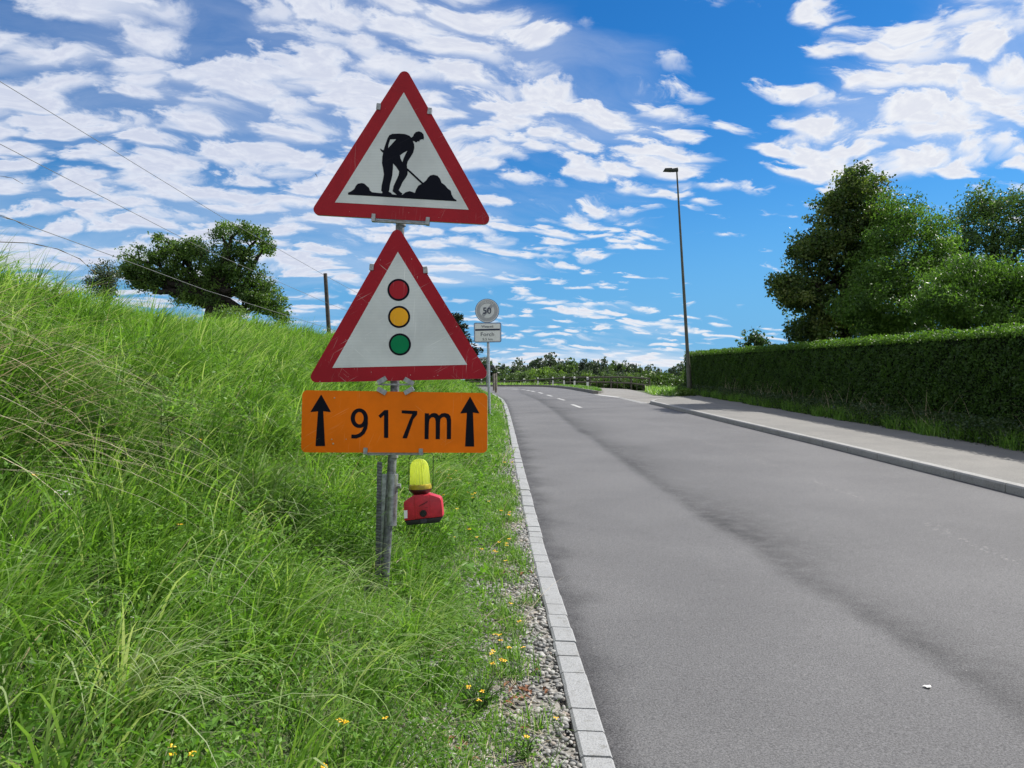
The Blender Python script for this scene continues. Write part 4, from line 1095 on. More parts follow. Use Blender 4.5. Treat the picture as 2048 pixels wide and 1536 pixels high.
proto_d = None
for i, (u, vb_, vt, Y) in enumerate(dels):
    b = at(u, vb_, Y); h = at(u, vt, Y).z - b.z
    lab = 'white delineator post with black band in front of the fence' if i < 7 else 'nearest white delineator post with dark reflector on the grass island'
    if proto_d is None:
        o = empty('delineator_post', (0, 0, 0), lab, 'delineator')
        def prism(z0, z1, s, slant=0):
            m_ = MB(); q = [(-.06 * s, -.05 * s), (.06 * s, -.05 * s), (0.03 * s, .06 * s), (-.03 * s, .06 * s)]
            m_.v = [(x, y, z0) for x, y in q] + [(x, y, z1 + (slant if y > 0 else 0)) for x, y in q]
            m_.f = [(3, 2, 1, 0), (4, 5, 6, 7)] + [(k, (k + 1) % 4, 4 + (k + 1) % 4, 4 + k) for k in range(4)]; return m_
        prism(-.3, .60, 1).build('shaft', DW, o); prism(.60, .84, 1.01).build('black_band', DB, o); prism(.84, 1.0, 1, .04).build('cap', DW, o)
        proto_d = o
    else: o = copy_tree(proto_d)
    o.location = b; o.scale = (1.15, 1.15, h)
    tag(o, lab, 'delineator', 'white delineator posts round the bend')
mb = MB(); p = at(1175.5, 757.6, 48.9); mb.lathe(p, (0, -1, 0), [(.085, 0), (.085, .02), (.05, .025)], 14)
rf = mb.build('reflector', plain('reflector_glass', (.35, .35, .36), .2)); rf.parent = o
rf.matrix_parent_inverse = Matrix.LocRotScale(o.location, o.rotation_euler, o.scale).inverted()
for (u, vt, vb_, Y, w, lab) in ((988, 748, 779, 44, .062, 'left shorter grey timber post beside the bend'), (992.3, 747, 784, 40, .066, 'right thicker grey timber post on the verge beside the bend')):
    b = at(u, vb_, Y); tt = at(u - .5, vt, Y); mb = MB(); mb.tube([b - Vector((0, 0, .6)), tt, tt + Vector((0, 0, .02))], [w, w * .95, w * .8], 12)
    o = mb.build('wooden_post', WOODL, None, True); tag(o, lab, 'post')
# finger posts seen edge-on behind the place sign
hp = empty('signpost', at(973.6, 771, 62), 'small walking signpost with two boards behind the place sign', 'signpost')
mb = MB(); mb.tube([at(973.6, 775, 62), at(973.6, 713, 62)], .04, 8); mb.build('pole', GALV_D, hp, True)
plate('board', [[(959.5, 715), (970, 715), (973.4, 716.8), (970, 718.6), (959.5, 718.6)]], 61.9, .03, plain('board_grey', (.30, .31, .30), .6), hp)
plate('board', [[(971, 731), (988.5, 731), (988.5, 735.4), (971, 735.4)]], 61.9, .03, plain('board_dark', (.04, .045, .05), .6), hp)

# ------------------------------------------------------------------ power pole and cables
UY = 42.0
pb = at(661, 690, UY); pt = at(650.5, 547, UY)
pb.z -= .6
mb = MB(); mb.tube([pb, pt], [.125, .105], 12); mb.build('utility_pole_shaft', plain('dark_pole_wood', (.065, .058, .052), .85, var=.25, scale=6), None, True)
o = bpy.data.objects['utility_pole_shaft']; o.name = 'utility_pole'; tag(o, 'dark leaning wooden utility pole on the crest', 'utility pole')
CAB = plain('cable_grey', (.16, .165, .17), .5)
def cable(px, lab, r_):
    pts = [at(u, v, Y) for u, v, Y in px]
    P = []
    for i in range(len(pts) - 1):
        for k in range(6): P.append(pts[i].lerp(pts[i + 1], k / 6))
    P.append(pts[-1]); mb = MB(); mb.tube(P, r_, 6)
    tag(mb.build('cable', CAB, None, True), lab, 'cable')
cable([(-160, 70, 17), (0, 163, 19.5), (220, 297, 24.5), (450, 438, 32), (650, 551, 42), (800, 632, 54), (960, 716, 75)], 'highest overhead cable running down to the pole top', .009)
cable([(-160, 205, 17), (0, 288, 19.5), (180, 381, 23.5), (410, 499, 31), (654, 606, 41.85), (800, 662, 54), (950, 716, 75)], 'middle overhead cable crossing in front of the oak', .009)
cable([(-160, 372, 17), (0, 430, 19.5), (240, 517, 25), (410, 580, 31), (658, 657, 41.85), (800, 700, 54), (920, 735, 70)], 'lowest pale overhead cable above the grass crest', .010)

# ------------------------------------------------------------------ grass, weeds, gravel
def in_view(X, Y, m=.7): return (np.abs(X) < Y * .70 + .5 + m)
def strip_w(Y):
    """width of the bare gravel strip beside the kerb"""
    return np.interp(Y, [0, 2.9, 4, 6, 8, 12, 20, 40], [.43, .40, .34, .27, .20, .15, .08, .04]) * (1 + .28 * nz(Y * 1.9, Y * .3))
def scatter(n, y0, y1, dmax, seed, pw=1.0, dmin=0.0, sparse=None):
    r = np.random.default_rng(seed)
    Y = y0 + (y1 - y0) * r.random(n) ** pw; d = dmin + (dmax - dmin) * r.random(n)
    X = XL(Y) - KW - d
    keep = in_view(X, Y)
    e = (d - strip_w(Y)) / .10 + r.normal(size=n) * .75
    keep &= (e > .0) 
    if sparse is not None: keep &= r.random(n) < sparse(d, Y)
    return X[keep], Y[keep], d[keep]
def blades(X, Y, Z, L, W, az, th0, th1, tint, seed, k=4):
    """arching grass blades: ribbons of k quads"""
    r = np.random.default_rng(seed); N = len(X)
    hx, hy = np.cos(az), np.sin(az)
    tw = az + PI / 2 + r.normal(size=N) * .5
    sx, sy = np.cos(tw), np.sin(tw)
    V = np.zeros((N, k + 1, 2, 3), np.float32)
    P = np.stack([X, Y, Z], 1)
    for i in range(k + 1):
        t = i / k
        w = W * (1.0 if i == 0 else max(.06, (1 - t ** 1.8))) * .5
        if i == 1: w = W * .55
        V[:, i, 0] = P + np.stack([sx * w, sy * w, 0 * w], 1); V[:, i, 1] = P - np.stack([sx * w, sy * w, 0 * w], 1)
        th = th0 + th1 * (t + .5 / k) ** 1.4
        P = P + np.stack([np.sin(th) * hx, np.sin(th) * hy, np.cos(th)], 1) * (L / k)[:, None]
    base = (np.arange(N) * (k + 1) * 2)[:, None]
    q = np.stack([np.array([2 * i, 2 * i + 1, 2 * i + 3, 2 * i + 2]) for i in range(k)])
    F = (base[:, :, None] + q[None]).reshape(-1, 4)
    return V.reshape(-1, 3), F, np.repeat(tint, (k + 1) * 2)
def merge(parts):
    V = []; F = []; T = []; b = 0
    for v, f, t in parts: V.append(v); F.append(f + b); T.append(t); b += len(v)
    return np.concatenate(V), np.concatenate(F), np.concatenate(T)
GRASS = leafmat('grass_blade', [(.046, .114, .016), (.118, .248, .036), (.220, .385, .072), (.37, .47, .22), (.48, .51, .35)], .46, .42, .4, (1.15, 1.25, .55))
WEED = leafmat('weed_leaf', [(.054, .135, .019), (.130, .270, .040), (.25, .41, .092)], .46, .5, .3, (1.15, 1.3, .55))
STRAW = leafmat('dry_stalk', [(.40, .34, .23), (.55, .48, .35), (.66, .60, .47)], .3, .7, .2, (1.1, 1.0, .8))

def grass():
    parts = []
    r = np.random.default_rng(77)
    short = lambda d, Y: 1 - .45 * np.exp(-((d - .55) / .45) ** 2)      # shorter sward low on the verge
    for (n, y0, y1, dmax, w, k, seed) in ((60000, .35, 4.2, 4.6, .0042, 4, 1), (48000, 4.0, 9.5, 5.0, .0062, 4, 2), (60000, 9.2, 20, 5.4, .0115, 3, 3), (42000, 19.5, 47, 5.6, .021, 3, 4)):
        X, Y, d = scatter(n, y0, y1, dmax, seed, .9)
        N = len(X)
        pt = nz(X * 1.6, Y * 1.2); pt2 = nz(X * 4.1 + 3, Y * 3.3)
        L = (.07 + .15 * r.random(N) ** 1.4 + .05 * pt2) * short(d, Y) + np.where(d > 2.3, .10, 0) * r.random(N) - .03 * sstep(Y, 12, 30)
        L = np.clip(L, .04, 1)
        az = np.where(r.random(N) < .3, -.15 + 1.0 * pt + r.normal(size=N) * .8, r.uniform(0, 2 * PI, N))
        th0 = np.abs(r.normal(size=N)) * .35 + .05; th1 = np.abs(r.normal(size=N)) * .9 + .3
        W = w * np.exp(r.normal(size=N) * .38) * 1.12
        tint = .27 + .13 * pt + .09 * pt2 + r.normal(size=N) * .16 + np.where(r.random(N) < .06, .40, 0)
        tint = tint + .10 * np.exp(-((d - .75) / .5) ** 2)
        parts.append(blades(X, Y, H(X, Y) - .01, L, W, az, th0, th1, np.clip(tint, 0, 1), seed + 10, k))
    # tussocks: tall coarse blades that spring from one spot, arch and flop down the slope
    for (n, y0, y1, dmin, dmax, m, w, k, seed) in ((175, .5, 4.2, .55, 4.4, 88, .0052, 6, 71), (340, 4.0, 9.5, .6, 4.9, 70, .0074, 6, 72), (560, 9.2, 20, .6, 5.2, 52, .013, 4, 73), (620, 19.5, 45, .5, 5.2, 26, .024, 3, 74)):
        cx, cy, cd = scatter(n, y0, y1, dmax, seed, .9, dmin)
        g = r.poisson(m * r.uniform(.5, 1.5, len(cx))) ; i = np.repeat(np.arange(len(cx)), g); N = len(i)
        rad = (.05 + .09 * r.random(len(cx)))[i]; a = r.uniform(0, 2 * PI, N); q = np.sqrt(r.random(N))
        X = cx[i] + np.cos(a) * rad * q; Y = cy[i] + np.sin(a) * rad * q; d = XL(Y) - KW - X
        hx = np.cos(a) * q + .75 + r.normal(size=N) * .35; hy = np.sin(a) * q - .15 + r.normal(size=N) * .45
        big = (.22 + .26 * r.random(len(cx)))[i] * (1 - .35 * np.exp(-((cd[i] - .55) / .4) ** 2)) * (1 - .25 * sstep(Y, 12, 30))
        L = big * r.uniform(.55, 1.25, N)
        th0 = .08 + .55 * q * r.random(N); th1 = r.uniform(.7, 2.1, N)
        tt = (.30 + .17 * r.normal(size=len(cx)))[i] + r.normal(size=N) * .12 + np.where(r.random(N) < .10, .32, 0)
        parts.append(blades(X, Y, H(X, Y) - .01, L, 1.22 * w * np.exp(r.normal(size=N) * .36), np.arctan2(hy, hx), th0, th1, np.clip(tt, 0, 1), seed + 10, k))
    # long pale blades combed over in drifts
    for (n, y0, y1, dmin, dmax, w, seed) in ((2600, 1.1, 4.2, .7, 3.6, .0065, 31), (4200, 4, 10, .8, 4.2, .009, 32), (2600, 10, 24, .8, 4.4, .014, 33)):
        X, Y, d = scatter(n, y0, y1, dmax, seed, .9, dmin, lambda d, Y: sstep(nz(d * 1.3 + 2, Y * .9 + 1), -.15, .25))
        N = len(X); L = r.uniform(.32, .62, N); az = -.35 + r.normal(size=N) * .55
        parts.append(blades(X, Y, H(X, Y), L, w * r.uniform(.6, 1.3, N), az, r.uniform(.15, .8, N), r.uniform(1.2, 2.0, N), np.clip(.64 + r.normal(size=N) * .15, .2, .95), seed + 10, 6))
    # tall stems and seed heads along the crest
    X, Y, d = scatter(2600, 4.2, 34, 4.6, 41, .8, 2.6); N = len(X)
    parts.append(blades(X, Y, H(X, Y), r.uniform(.30, .62, N), .0032 + Y * .00042, r.uniform(-.9, .9, N), r.uniform(0, .3, N), r.uniform(.2, 1.1, N), np.clip(.45 + r.normal(size=N) * .2, .1, .95), 42, 5))
    V, F, T = merge(parts)
    tag(link('grass', np_mesh('grass', V, F, False, {'tint': T}), GRASS), 'long green grass covering the roadside bank', 'grass', kind='stuff')
grass()

def weeds():
    r = np.random.default_rng(91); P = []; S = []; T = []
    for (n, y0, y1, dmax, s, m, seed) in ((10500, .4, 4.2, 4.2, .020, 11, 51), (9000, 4, 9.5, 4.8, .026, 11, 52), (6000, 9.2, 22, 5.2, .042, 9, 53), (1400, 21, 46, 5, .06, 8, 54)):
        X, Y, d = scatter(n, y0, y1, dmax, seed, .9, 0, lambda d, Y: np.clip(.30 + .75 * np.exp(-((d - .7) / .55) ** 2) + .9 * sstep(nz(d * 1.1 + 4, Y * .8), .0, .4), 0, 1))
        Z = H(X, Y); hgt = np.abs(r.normal(size=len(X))) * .05 + (d > .9) * (.08 + .13 * r.random(len(X)))
        for k in range(m):
            P.append(np.stack([X + r.normal(size=len(X)) * s * 1.6, Y + r.normal(size=len(X)) * s * 1.6, Z + .01 + hgt * r.random(len(X)) + r.random(len(X)) * s * 1.5], 1))
            S.append(s * r.uniform(.6, 1.4, len(X))); T.append(.5 + .2 * nz(X * 2, Y * 2) + r.normal(size=len(X)) * .15)
    # rosettes of broad leaves
    for (n, y0, y1, s, m, seed) in ((150, 1.7, 4.2, .038, 8, 56), (330, 4.0, 10, .06, 8, 57), (300, 10, 22, .085, 6, 58)):
        X, Y, d = scatter(n, y0, y1, 4.4, seed, .9, .35); Z = H(X, Y); tt = .5 + .2 * r.normal(size=len(X))
        for k in range(m):
            P.append(np.stack([X + r.normal(size=len(X)) * s * .8, Y + r.normal(size=len(X)) * s * .8, Z + .04 + .13 * r.random(len(X))], 1))
            S.append(s * r.uniform(.6, 1.4, len(X))); T.append(tt + r.normal(size=len(X)) * .1)
    P = np.concatenate(P); o = leaf_quads(P, np.concatenate(S), np.concatenate(T), 92, 'weeds', WEED, None, .0, .5, .45)
    tag(o, 'small leafy weeds and clover among the grass', 'weeds', kind='stuff')
weeds()

def gravel_weeds():
    r = np.random.default_rng(131); n = 200; Y = 1.0 + 9 * r.random(n) ** 1.2; cd = np.abs(strip_w(Y) * r.uniform(.25, 1.2, n)); cx = XL(Y) - KW - cd
    k = nz(Y * 2.3 + 2, cd * 5) > -.25; cx, Y = cx[k], Y[k]; g = r.poisson(22, len(cx)); i = np.repeat(np.arange(len(cx)), g); N = len(i); X = cx[i] + r.normal(size=N) * .03; YY = Y[i] + r.normal(size=N) * .03
    V, F, T = blades(X, YY, H(X, YY), r.uniform(.04, .16, N), .0026 + YY * .0005, r.uniform(0, 2 * PI, N), np.abs(r.normal(size=N)) * .5, r.uniform(.2, 1.4, N), np.clip(.33 + r.normal(size=N) * .2, 0, 1), 132, 3)
    tag(link('grass', np_mesh('grass', V, F, False, {'tint': T}), GRASS), 'sparse grass tufts creeping over the gravel', 'grass', kind='stuff')
    g = r.poisson(26, len(cx)); i = np.repeat(np.arange(len(cx)), g); N = len(i); X = cx[i] + r.normal(size=N) * .045; YY = Y[i] + r.normal(size=N) * .05
    P = np.stack([X, YY, H(X, YY) + .01 + np.abs(r.normal(size=N)) * .035], 1)
    tag(leaf_quads(P, .013 * r.uniform(.6, 1.5, N) + YY * .0008, .35 + r.normal(size=N) * .2, 133, 'weeds', WEED, None, 0, .45, .4), 'low leafy weeds creeping over the gravel', 'weeds', kind='stuff')
gravel_weeds()

def straw():
    r = np.random.default_rng(17); parts = []
    # dry stems combed down the slope at the left, spilling from a tussock on the crest
    N = 420
    Y = r.uniform(2.3, 3.7, N); d = r.uniform(1.9, 3.2, N); X = XL(Y) - KW - d
    parts.append(blades(X, Y, H(X, Y) + .10, r.uniform(.4, .9, N), r.uniform(.0030, .0056, N), -.12 + r.normal(size=N) * .24, r.uniform(1.05, 1.55, N), r.uniform(.5, 1.0, N), r.random(N), 18, 7))
    # thatch on the gravel edge
    n = 2600; Y = .9 + 9 * r.random(n) ** 1.4; sw = strip_w(Y); d = np.clip(sw * r.uniform(.35, 1.5, n), .05, 9); X = XL(Y) - KW - d
    k = (nz(Y * 3 + 1, d * 4) > -.1); X, Y, d = X[k], Y[k], d[k]; n = len(X)
    parts.append(blades(X, Y, H(X, Y) + .012 + .02 * r.random(n), r.uniform(.06, .2, n), r.uniform(.0014, .003, n), r.uniform(0, 2 * PI, n), np.full(n, 1.35), r.uniform(.1, .35, n), r.random(n), 19, 3))
    n = 700; X, Y, d = scatter(n, 1, 14, 4.0, 20, .9); n = len(X)
    parts.append(blades(X, Y, H(X, Y) + .03, r.uniform(.15, .45, n), .002 + Y * .0006, r.uniform(-1, 1, n), r.uniform(.3, 1.0, n), r.uniform(.4, 1.1, n), r.random(n), 21, 4))
    V, F, T = merge(parts)
    tag(link('dry_grass', np_mesh('dry_grass', V, F, False, {'tint': T}), STRAW), 'dry straw coloured grass stems lying over the bank and gravel', 'dry grass', kind='stuff')
straw()

def gravel():
    bm = bmesh.new(); bmesh.ops.create_icosphere(bm, subdivisions=2, radius=1.0)
    bv = np.array([v.co[:] for v in bm.verts]); bf = np.array([[v.index for v in f.verts] for f in bm.faces]); bm.free()
    r = np.random.default_rng(23); n = 16000
    Y = .8 + 13 * r.random(n) ** 1.5; sw = strip_w(Y); d = np.clip(sw * r.random(n) * 1.5, .012, 9) ; X = XL(Y) - KW - d
    s = .0036 + .0088 * r.random(n) ** 2.4 + Y * .0003; s = s * np.where(r.random(n) < .05, 1.5, 1)
    sc = np.stack([s * r.uniform(.9, 1.6, n), s * r.uniform(.7, 1.2, n), s * r.uniform(.5, .85, n)], 1)
    a = r.uniform(0, 2 * PI, n); ca, sa = np.cos(a), np.sin(a)
    ph = r.uniform(0, 6, (n, 3))
    V = bv[None] * (1 + .13 * np.sin(bv[None, :, [1]] * 2.3 + ph[:, None, [0]]) + .10 * np.sin(bv[None, :, [0]] * 3.1 + ph[:, None, [1]]))
    V = V * sc[:, None]
    tx = r.normal(size=n) * .35
    V = np.stack([V[..., 0], V[..., 1] * np.cos(tx)[:, None] - V[..., 2] * np.sin(tx)[:, None], V[..., 1] * np.sin(tx)[:, None] + V[..., 2] * np.cos(tx)[:, None]], -1)
    V = np.stack([V[..., 0] * ca[:, None] - V[..., 1] * sa[:, None], V[..., 0] * sa[:, None] + V[..., 1] * ca[:, None], V[..., 2]], -1)
    V += np.stack([X, Y, H(X, Y) + s * .35 + .004 * r.random(n)], 1)[:, None]
    F = (bf[None] + (np.arange(n) * len(bv))[:, None, None]).reshape(-1, 3)
    m, nt, out = mat_new('pebbles')
    b = nt.nodes.new('ShaderNodeBsdfPrincipled'); nt.links.new(b.outputs[0], out.inputs[0]); b.inputs['Roughness'].default_value = .75
    t = attr(nt, 'tint'); rp = nt.nodes.new('ShaderNodeValToRGB'); nt.links.new(t.k, rp.inputs[0]); el = rp.color_ramp.elements
    for i, (p_, c) in enumerate(((0, (.10, .105, .11)), (.35, (.24, .24, .23)), (.6, (.34, .33, .31)), (.84, (.42, .42, .40)), (.95, (.27, .22, .18)), (1, (.50, .50, .48)))):
        if i > 1: el.new(p_)
        el[min(i, len(el) - 1)].position = p_; el[min(i, len(el) - 1)].color = (*c, 1)
    sp = noise(nt, pos(nt), 140, 3, .7)
    nt.links.new(mix_rgb(nt, sp.smooth(.3, .7), mix_rgb(nt, 1., rp.outputs[0], (.75, .75, .75), 'MULTIPLY'), rp.outputs[0]), b.inputs['Base Color'])
    o = link('gravel', np_mesh('gravel', V.reshape(-1, 3), F, True, {'tint': np.repeat(r.random(n), len(bv))}), m)
    tag(o, 'rounded grey gravel between grass and kerb', 'gravel', kind='stuff')
gravel()

# grass island and far verges
def tufts(name, label, P, L, W, seed, mat=GRASS, tl=.35, k=3):
    r = np.random.default_rng(seed); n = len(P)
    V, F, T = blades(P[:, 0], P[:, 1], P[:, 2], L * r.uniform(.5, 1.3, n), np.full(n, 1.0) * W, r.uniform(0, 2 * PI, n), np.abs(r.normal(size=n)) * .35, r.uniform(.2, 1.3, n), np.clip(tl + r.normal(size=n) * .16, 0, 1), seed + 1, k)
    tag(link(name, np_mesh(name, V, F, False, {'tint': T}), mat), label, 'grass', kind='stuff')
r = np.random.default_rng(61)
def poly_pts(px, n, seed):
    """random ground points inside an outline"""
    r = np.random.default_rng(seed); P = [hitG(u, v) for u, v in px]; q = np.array([[p.x, p.y] for p in P])
    lo, hi = q.min(0), q.max(0); out = []
    tot = 0
    while tot < n:
        c = lo + (hi - lo) * r.random((n * 3, 2)); ins = np.zeros(len(c), bool); j = len(q) - 1
        for i in range(len(q)):
            cond = ((q[i, 1] > c[:, 1]) != (q[j, 1] > c[:, 1])) & (c[:, 0] < (q[j, 0] - q[i, 0]) * (c[:, 1] - q[i, 1]) / (q[j, 1] - q[i, 1] + 1e-9) + q[i, 0])
            ins ^= cond; j = i
        c = c[ins]; out.append(c); tot += len(c)
    c = np.concatenate(out)[:n]; return np.stack([c[:, 0], c[:, 1], G(c[:, 0], c[:, 1])], 1)
mbI = sheet_px('verge', [(1190, 786.6), (1202, 786), (1205, 784.6), (1204, 783.4), (1196, 781.4), (1170, 778), (1140, 774.6), (1112, 772.2), (1085, 771.4), (1060, 771.2), (1060, 773), (1085, 773.4), (1098, 774.2), (1112, 775.2), (1128, 776.7), (1147, 779.2), (1160, 781.7)], plain('verge_soil', (.05, .07, .02), .95, var=.3, scale=4), .10)
PI_ = poly_pts([(1190, 786.6), (1204, 785), (1196, 781.4), (1170, 778), (1140, 774.6), (1112, 772.2), (1128, 776.7), (1147, 779.2), (1160, 781.7)], 5200, 62); PI_[:, 2] += .10
tufts('grass', 'mown grass on the small island beside the side road', PI_, .15, .025, 63, tl=.22)
X = r.uniform(-40, 4, 9000); Y = YEND + .6 + 16 * r.random(9000) ** 1.5; tufts('grass', 'rough grass under the fence beyond the bend', np.stack([X, Y, G(X, Y)], 1), .34, .06, 64, tl=.45)
PE = poly_pts([(1290, 784.5), (1306, 790), (1342, 792.3), (1352, 788), (1330, 780), (1298, 779)], 2600, 65); tufts('grass', 'lush bright grass below the end of the fence', PE, .30, .04, 66, tl=.45)
# planted strip along the hedge foot
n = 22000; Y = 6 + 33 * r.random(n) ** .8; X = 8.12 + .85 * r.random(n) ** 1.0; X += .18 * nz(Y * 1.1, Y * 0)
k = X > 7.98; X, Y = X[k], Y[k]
tufts('grass', 'shaded tufty grass along the foot of the hedge', np.stack([X, Y, G(X, Y) + .09], 1), .33, .014, 67, tl=.24, k=4)  # blade tint lowered so the colour itself carries hedge shade
n = 420; Y = 7 + 25 * r.random(n); X = 8.3 + .5 * r.random(n); k = nz(Y * 1.3, Y * 0 + 2) > -.1; X, Y = X[k], Y[k]
tufts('dry_grass', 'dry pale stalks standing in front of the hedge', np.stack([X, Y, G(X, Y) + .09], 1), .85, .009, 68, STRAW, .4, 4)
n = 9000; Y = 7 + 31 * r.random(n); X = 8.15 + .7 * r.random(n); tw = nz(Y * 1.4, X) > -.25; X, Y = X[tw], Y[tw]
Pw = np.concatenate([np.stack([X + r.normal(size=len(X)) * .06, Y + r.normal(size=len(X)) * .06, G(X, Y) + .09 + .45 * r.random(len(X)) ** 1.5], 1) for _ in range(5)])
tag(leaf_quads(Pw, .07 * r.uniform(.6, 1.4, len(Pw)), .35 + r.normal(size=len(Pw)) * .2, 69, 'weeds', leafmat('shade_weed_leaf', [(.02, .042, .014), (.04, .075, .02), (.08, .12, .035)], .3), None, .05, .5, .2), 'broad leaved weeds along the foot of the hedge', 'weeds', kind='stuff')  # darker leaf colours, with the hedge's shade put into them

# bushes between the path and the wood
L_BUSH = leafmat('bush_leaf', [(.03, .06, .016), (.055, .105, .022), (.10, .17, .035)], .3)
for i, (u, v, ru, rv, Y, lab) in enumerate(((1205, 770, 24, 10, 58, 'low bush behind the path, leftmost under the fence'), (1240, 769, 26, 11, 57, 'low bush behind the path under the middle of the fence'), (1275, 772, 26, 13, 55, 'leafy bush behind the last span of the fence'), (1325, 768, 30, 18, 58, 'rounded bush between fence end and hedge'), (1352, 776, 26, 18, 52, 'leafy bush against the far end of the hedge'), (1330, 786, 22, 8, 46, 'bright green low bush beside the path end'), (1378, 770, 20, 24, 56, 'dense bush half behind the hedge end'))):
    shrub('bush', lab, u, v, ru, rv, Y, L_BUSH if i != 5 else L_SAP, 300 + i, 90, 34, .22, .17, None, 'bush', .15 if i != 5 else .6, .9 if i != 5 else 1)
shrub('bush', 'dark flowering bush at the foot of the street lamp', 1372, 789, 14, 8, 34.2, L_OAK, 320, 60, 30, .12, .09, None, 'bush', .4, 1)

# leafy herb with bright top on the bank
def herb(name, label, u, v, size, n, lsz, seed, tl, mat=WEED):
    p = hitG(u, v, .10, fn=H); r = np.random.default_rng(seed); base = Vector((p.x, p.y, float(H(p.x, p.y))))
    t = empty(name, base, label, 'plant'); mb = MB(); P = []
    for i in range(n):
        a = r.uniform(0, 2 * PI); q = base + Vector((math.cos(a) * size * r.random(), math.sin(a) * size * r.random(), size * r.uniform(.4, 1.0)))
        mb.tube([base, base.lerp(q, .6) + Vector((0, 0, .02)), q], [.003, .0025, .001], 4, False)
        for k in range(7): P.append(tuple(base.lerp(q, r.uniform(.5, 1)) + Vector((r.normal(), r.normal(), r.normal() * .6)) * lsz * .8))
    mb.build('stem', plain('herb_stem', (.06, .11, .03), .6), t)
    leaf_quads(np.array(P), lsz * r.uniform(.7, 1.3, len(P)), tl + r.normal(size=len(P)) * .15, seed + 1, 'foliage', mat, t, .0, .65, .35)
herb('leafy_herb', 'bright leafy herb on the bank left of the orange plate', 330, 830, .20, 34, .035, 401, .75)
herb('leafy_herb', 'dark low herb with yellow flowers beside the gravel', 960, 1380, .16, 40, .016, 403, .2)
herb('leafy_herb', 'small feathery herb growing on the gravel near the bottom edge', 1050, 1470, .09, 16, .016, 405, .5)
herb('leafy_herb', 'broad leaved herb in the grass at the lower left', 380, 1180, .12, 16, .045, 407, .6)

# ------------------------------------------------------------------ flowers, dead leaves, litter
YEL = plain('yellow_petal', (.85, .56, .008), .5, var=.1, scale=60, col2=(.82, .42, .006)); FST = plain('flower_stem', (.07, .11, .03), .6)
WHT = plain('white_petal', (.62, .64, .55), .6)
def flower(u, v, hgt, s, seed, name='yellow_flower', label='small yellow wildflower growing in the grass verge', group='yellow wildflowers in the verge', mat=None, npet=None):
    r = np.random.default_rng(seed); p = hitG(u, v, hgt, fn=H); b = Vector((p.x, p.y, float(H(p.x, p.y))))
    t = empty(name, b, label, 'flower', group)
    mb = MB(); mb.tube([b, b.lerp(p, .5) + Vector((.01 * r.normal(), .01 * r.normal(), 0)), p], [.0016, .0014, .0012], 5); mb.build('stem', FST, t)
    mb = MB(); m = npet or int(r.integers(4, 7))
    for k in range(m):
        a = 2 * PI * k / m + r.normal() * .2; dr = Vector((math.cos(a), math.sin(a), r.uniform(-.2, .7))); dr.normalize(); sd = dr.cross(Vector((0, 0, 1))).normalized(); n_ = sd.cross(dr)
        c = p + dr * s * .15
        mb.add([c, c + dr * s * .55 + sd * s * .36 + n_ * s * .12, c + dr * s, c + dr * s * .55 - sd * s * .36 + n_ * s * .12, c + dr * s * .55 + n_ * s * .3], [(0, 1, 4), (1, 2, 4), (2, 3, 4), (3, 0, 4)])
    mb.build('blossom', mat or YEL, t)
fl = [(757, 914), (751, 916), (756, 921), (745, 941), (752, 929), (888, 932), (890, 938), (873, 945), (880, 946), (898, 940), (911, 941), (897, 950), (894, 956), (900, 957), (918, 960), (938, 967), (937, 986), (950, 987), (944, 990), (946, 996), (908, 990), (905, 978), (866, 983), (887, 990), (1019, 1025), (1018, 1030), (914, 1018), (938, 1059), (911, 1074), (954, 1075), (1018, 1078), (1013, 1087), (998, 1085), (1013, 1092), (988, 1102), (992, 1104), (963, 1098), (1011, 1122), (1009, 925), (1024, 925), (934, 917), (820, 1048), (1002, 1022), (978, 1003),
      (70, 952), (347, 872), (402, 880), (355, 951), (360, 1050), (686, 1444), (692, 1447), (770, 1437), (678, 1441), (343, 1494), (345, 1512), (648, 1533), (385, 1507), (1001, 1282), (990, 1269), (999, 1271), (986, 1303), (983, 1309), (1002, 1320), (1009, 1322), (985, 1328), (1018, 1296), (1046, 1295), (1022, 1208), (1038, 1243), (964, 1384), (958, 1401), (937, 1375), (1112, 1437), (1053, 1473)]
for i, (u, v) in enumerate(fl):
    z = hitG(u, v, .08, fn=H).y
    flower(u, v, .10 if u > 640 and v < 1150 else .14, .0075 + .0013 * z, 500 + i)
for i, (u, v) in enumerate(((112, 985), (118, 982), (124, 989), (131, 984), (140, 990), (175, 1200), (181, 1206), (262, 1235))):
    flower(u, v, .2, .0065, 700 + i, 'white_flower', 'tiny white flower head in the long grass of the bank', 'white flowers on the bank', WHT, 6)

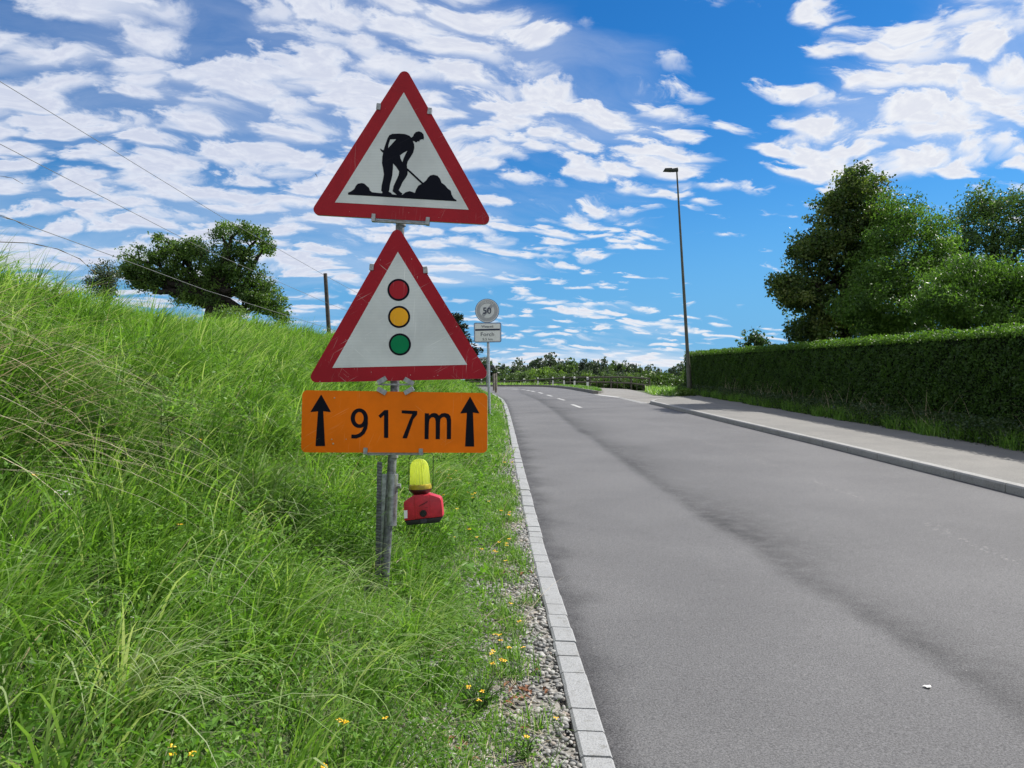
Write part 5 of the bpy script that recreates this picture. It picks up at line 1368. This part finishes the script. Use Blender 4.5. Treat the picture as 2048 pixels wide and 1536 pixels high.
BRN = plain('dead_leaf_brown', (.20, .075, .028), .75, var=.35, scale=40)
r = np.random.default_rng(88)
dl = [(1010, 1145), (1020, 1147), (1030, 1144), (1045, 1148), (1060, 1145), (1015, 1370), (1030, 1375), (1040, 1380), (1048, 1384), (1055, 1378), (1060, 1385), (1022, 1382), (1035, 1395), (1050, 1400), (1030, 1402), (1090, 1380), (1095, 1385), (1015, 1410), (1050, 1460), (905, 1480), (915, 1500), (950, 1525), (930, 1490), (1075, 1345)]
for i, (u, v) in enumerate(dl):
    p = hitG(u, v, .02, fn=H); a = r.uniform(0, 2 * PI); L = .022 * r.uniform(.8, 1.5); mb = MB(); vs = []; fs = []
    for k in range(6):
        t = k / 5; w = L * .38 * math.sin(PI * (.08 + .9 * t)); zc_ = .012 * math.sin(PI * t) * r.uniform(.4, 1.4)
        for s_ in (-1, 0, 1):
            x, y = (t - .5) * 2 * L, s_ * w
            vs.append((p.x + x * math.cos(a) - y * math.sin(a), p.y + x * math.sin(a) + y * math.cos(a), p.z + zc_ + abs(s_) * w * .5))
    for k in range(5):
        for c_ in range(2): q = k * 3 + c_; fs.append((q, q + 3, q + 4, q + 1))
    mb.add(vs, fs); o = mb.build('dead_leaf', BRN, None, True); tag(o, 'curled brown dead leaf on the gravel strip', 'leaf', 'dead leaves on the gravel')
p = hitG(1855, 1375, .004); mb = MB(); vs = []
for k in range(9):
    a = 2 * PI * k / 9; q = .018 * (1 + .3 * math.sin(3 * a)); vs.append((p.x + math.cos(a) * q, p.y + math.sin(a) * q * .8, p.z + .004 + .004 * (k % 2)))
vs.append((p.x, p.y, p.z + .010)); mb.add(vs, [(k, (k + 1) % 9, 9) for k in range(9)])
tag(mb.build('paper_scrap', plain('white_paper', (.75, .75, .73), .7, var=.05)), 'tiny crumpled white scrap lying on the road', 'litter')
# a bird far up
p = at(633, 352, 60); mb = MB(); s = .10
mb.add([p + Vector((0, 0, s * .9)), p + Vector((-s * .5, .02, s * 1.7)), p + Vector((-s * 1.5, .05, s * 2.2)), p + Vector((-s * .6, .04, s * .9)), p + Vector((s * .3, .06, 0)), p + Vector((s * .9, .1, -s * 1.2)), p + Vector((s * .2, .05, -s * .5)), p + Vector((0, -.08, s * .2))], [(0, 1, 2, 3), (0, 3, 6, 4), (4, 6, 5), (0, 4, 7), (0, 7, 3), (7, 6, 3), (7, 4, 6)])
tag(mb.build('bird', plain('bird_dark', (.02, .022, .026), .7)), 'tiny dark bird flying left of the workman sign', 'bird')

# arched seed stems that stand against the sky at the left
SEED = plain('seed_stem', (.16, .13, .08), .7, var=.25, scale=30)
for i, (px, r_, lab) in enumerate((([(-190, 640), (-120, 520), (-50, 487), (0, 484), (60, 486), (115, 498), (160, 518), (192, 548)], .0024, 'long arched dry grass stem reaching across the sky at the left'), ([(-160, 560), (-90, 452), (-40, 432), (0, 433), (30, 441), (62, 458)], .0020, 'short bent grass tip at the left edge above the other stem'), ([(-120, 640), (-60, 420), (-25, 362), (0, 352), (25, 356), (46, 368)], .0016, 'topmost bent grass tip at the left edge'))):
    mb = MB(); P = [at(u, v, 3.3) for u, v in px]; Q = []
    for k in range(len(P) - 1):
        for q in range(4): Q.append(P[k].lerp(P[k + 1], q / 4))
    Q.append(P[-1]); n_ = len(Q); mb.tube(Q, [r_ * (1 + .5 * math.sin(k * 1.9) * (k > n_ * .55)) * (1 - .5 * k / n_) for k in range(n_)], 6)
    o = mb.build('grass_stem', SEED, None, True); tag(o, lab, 'grass stem')
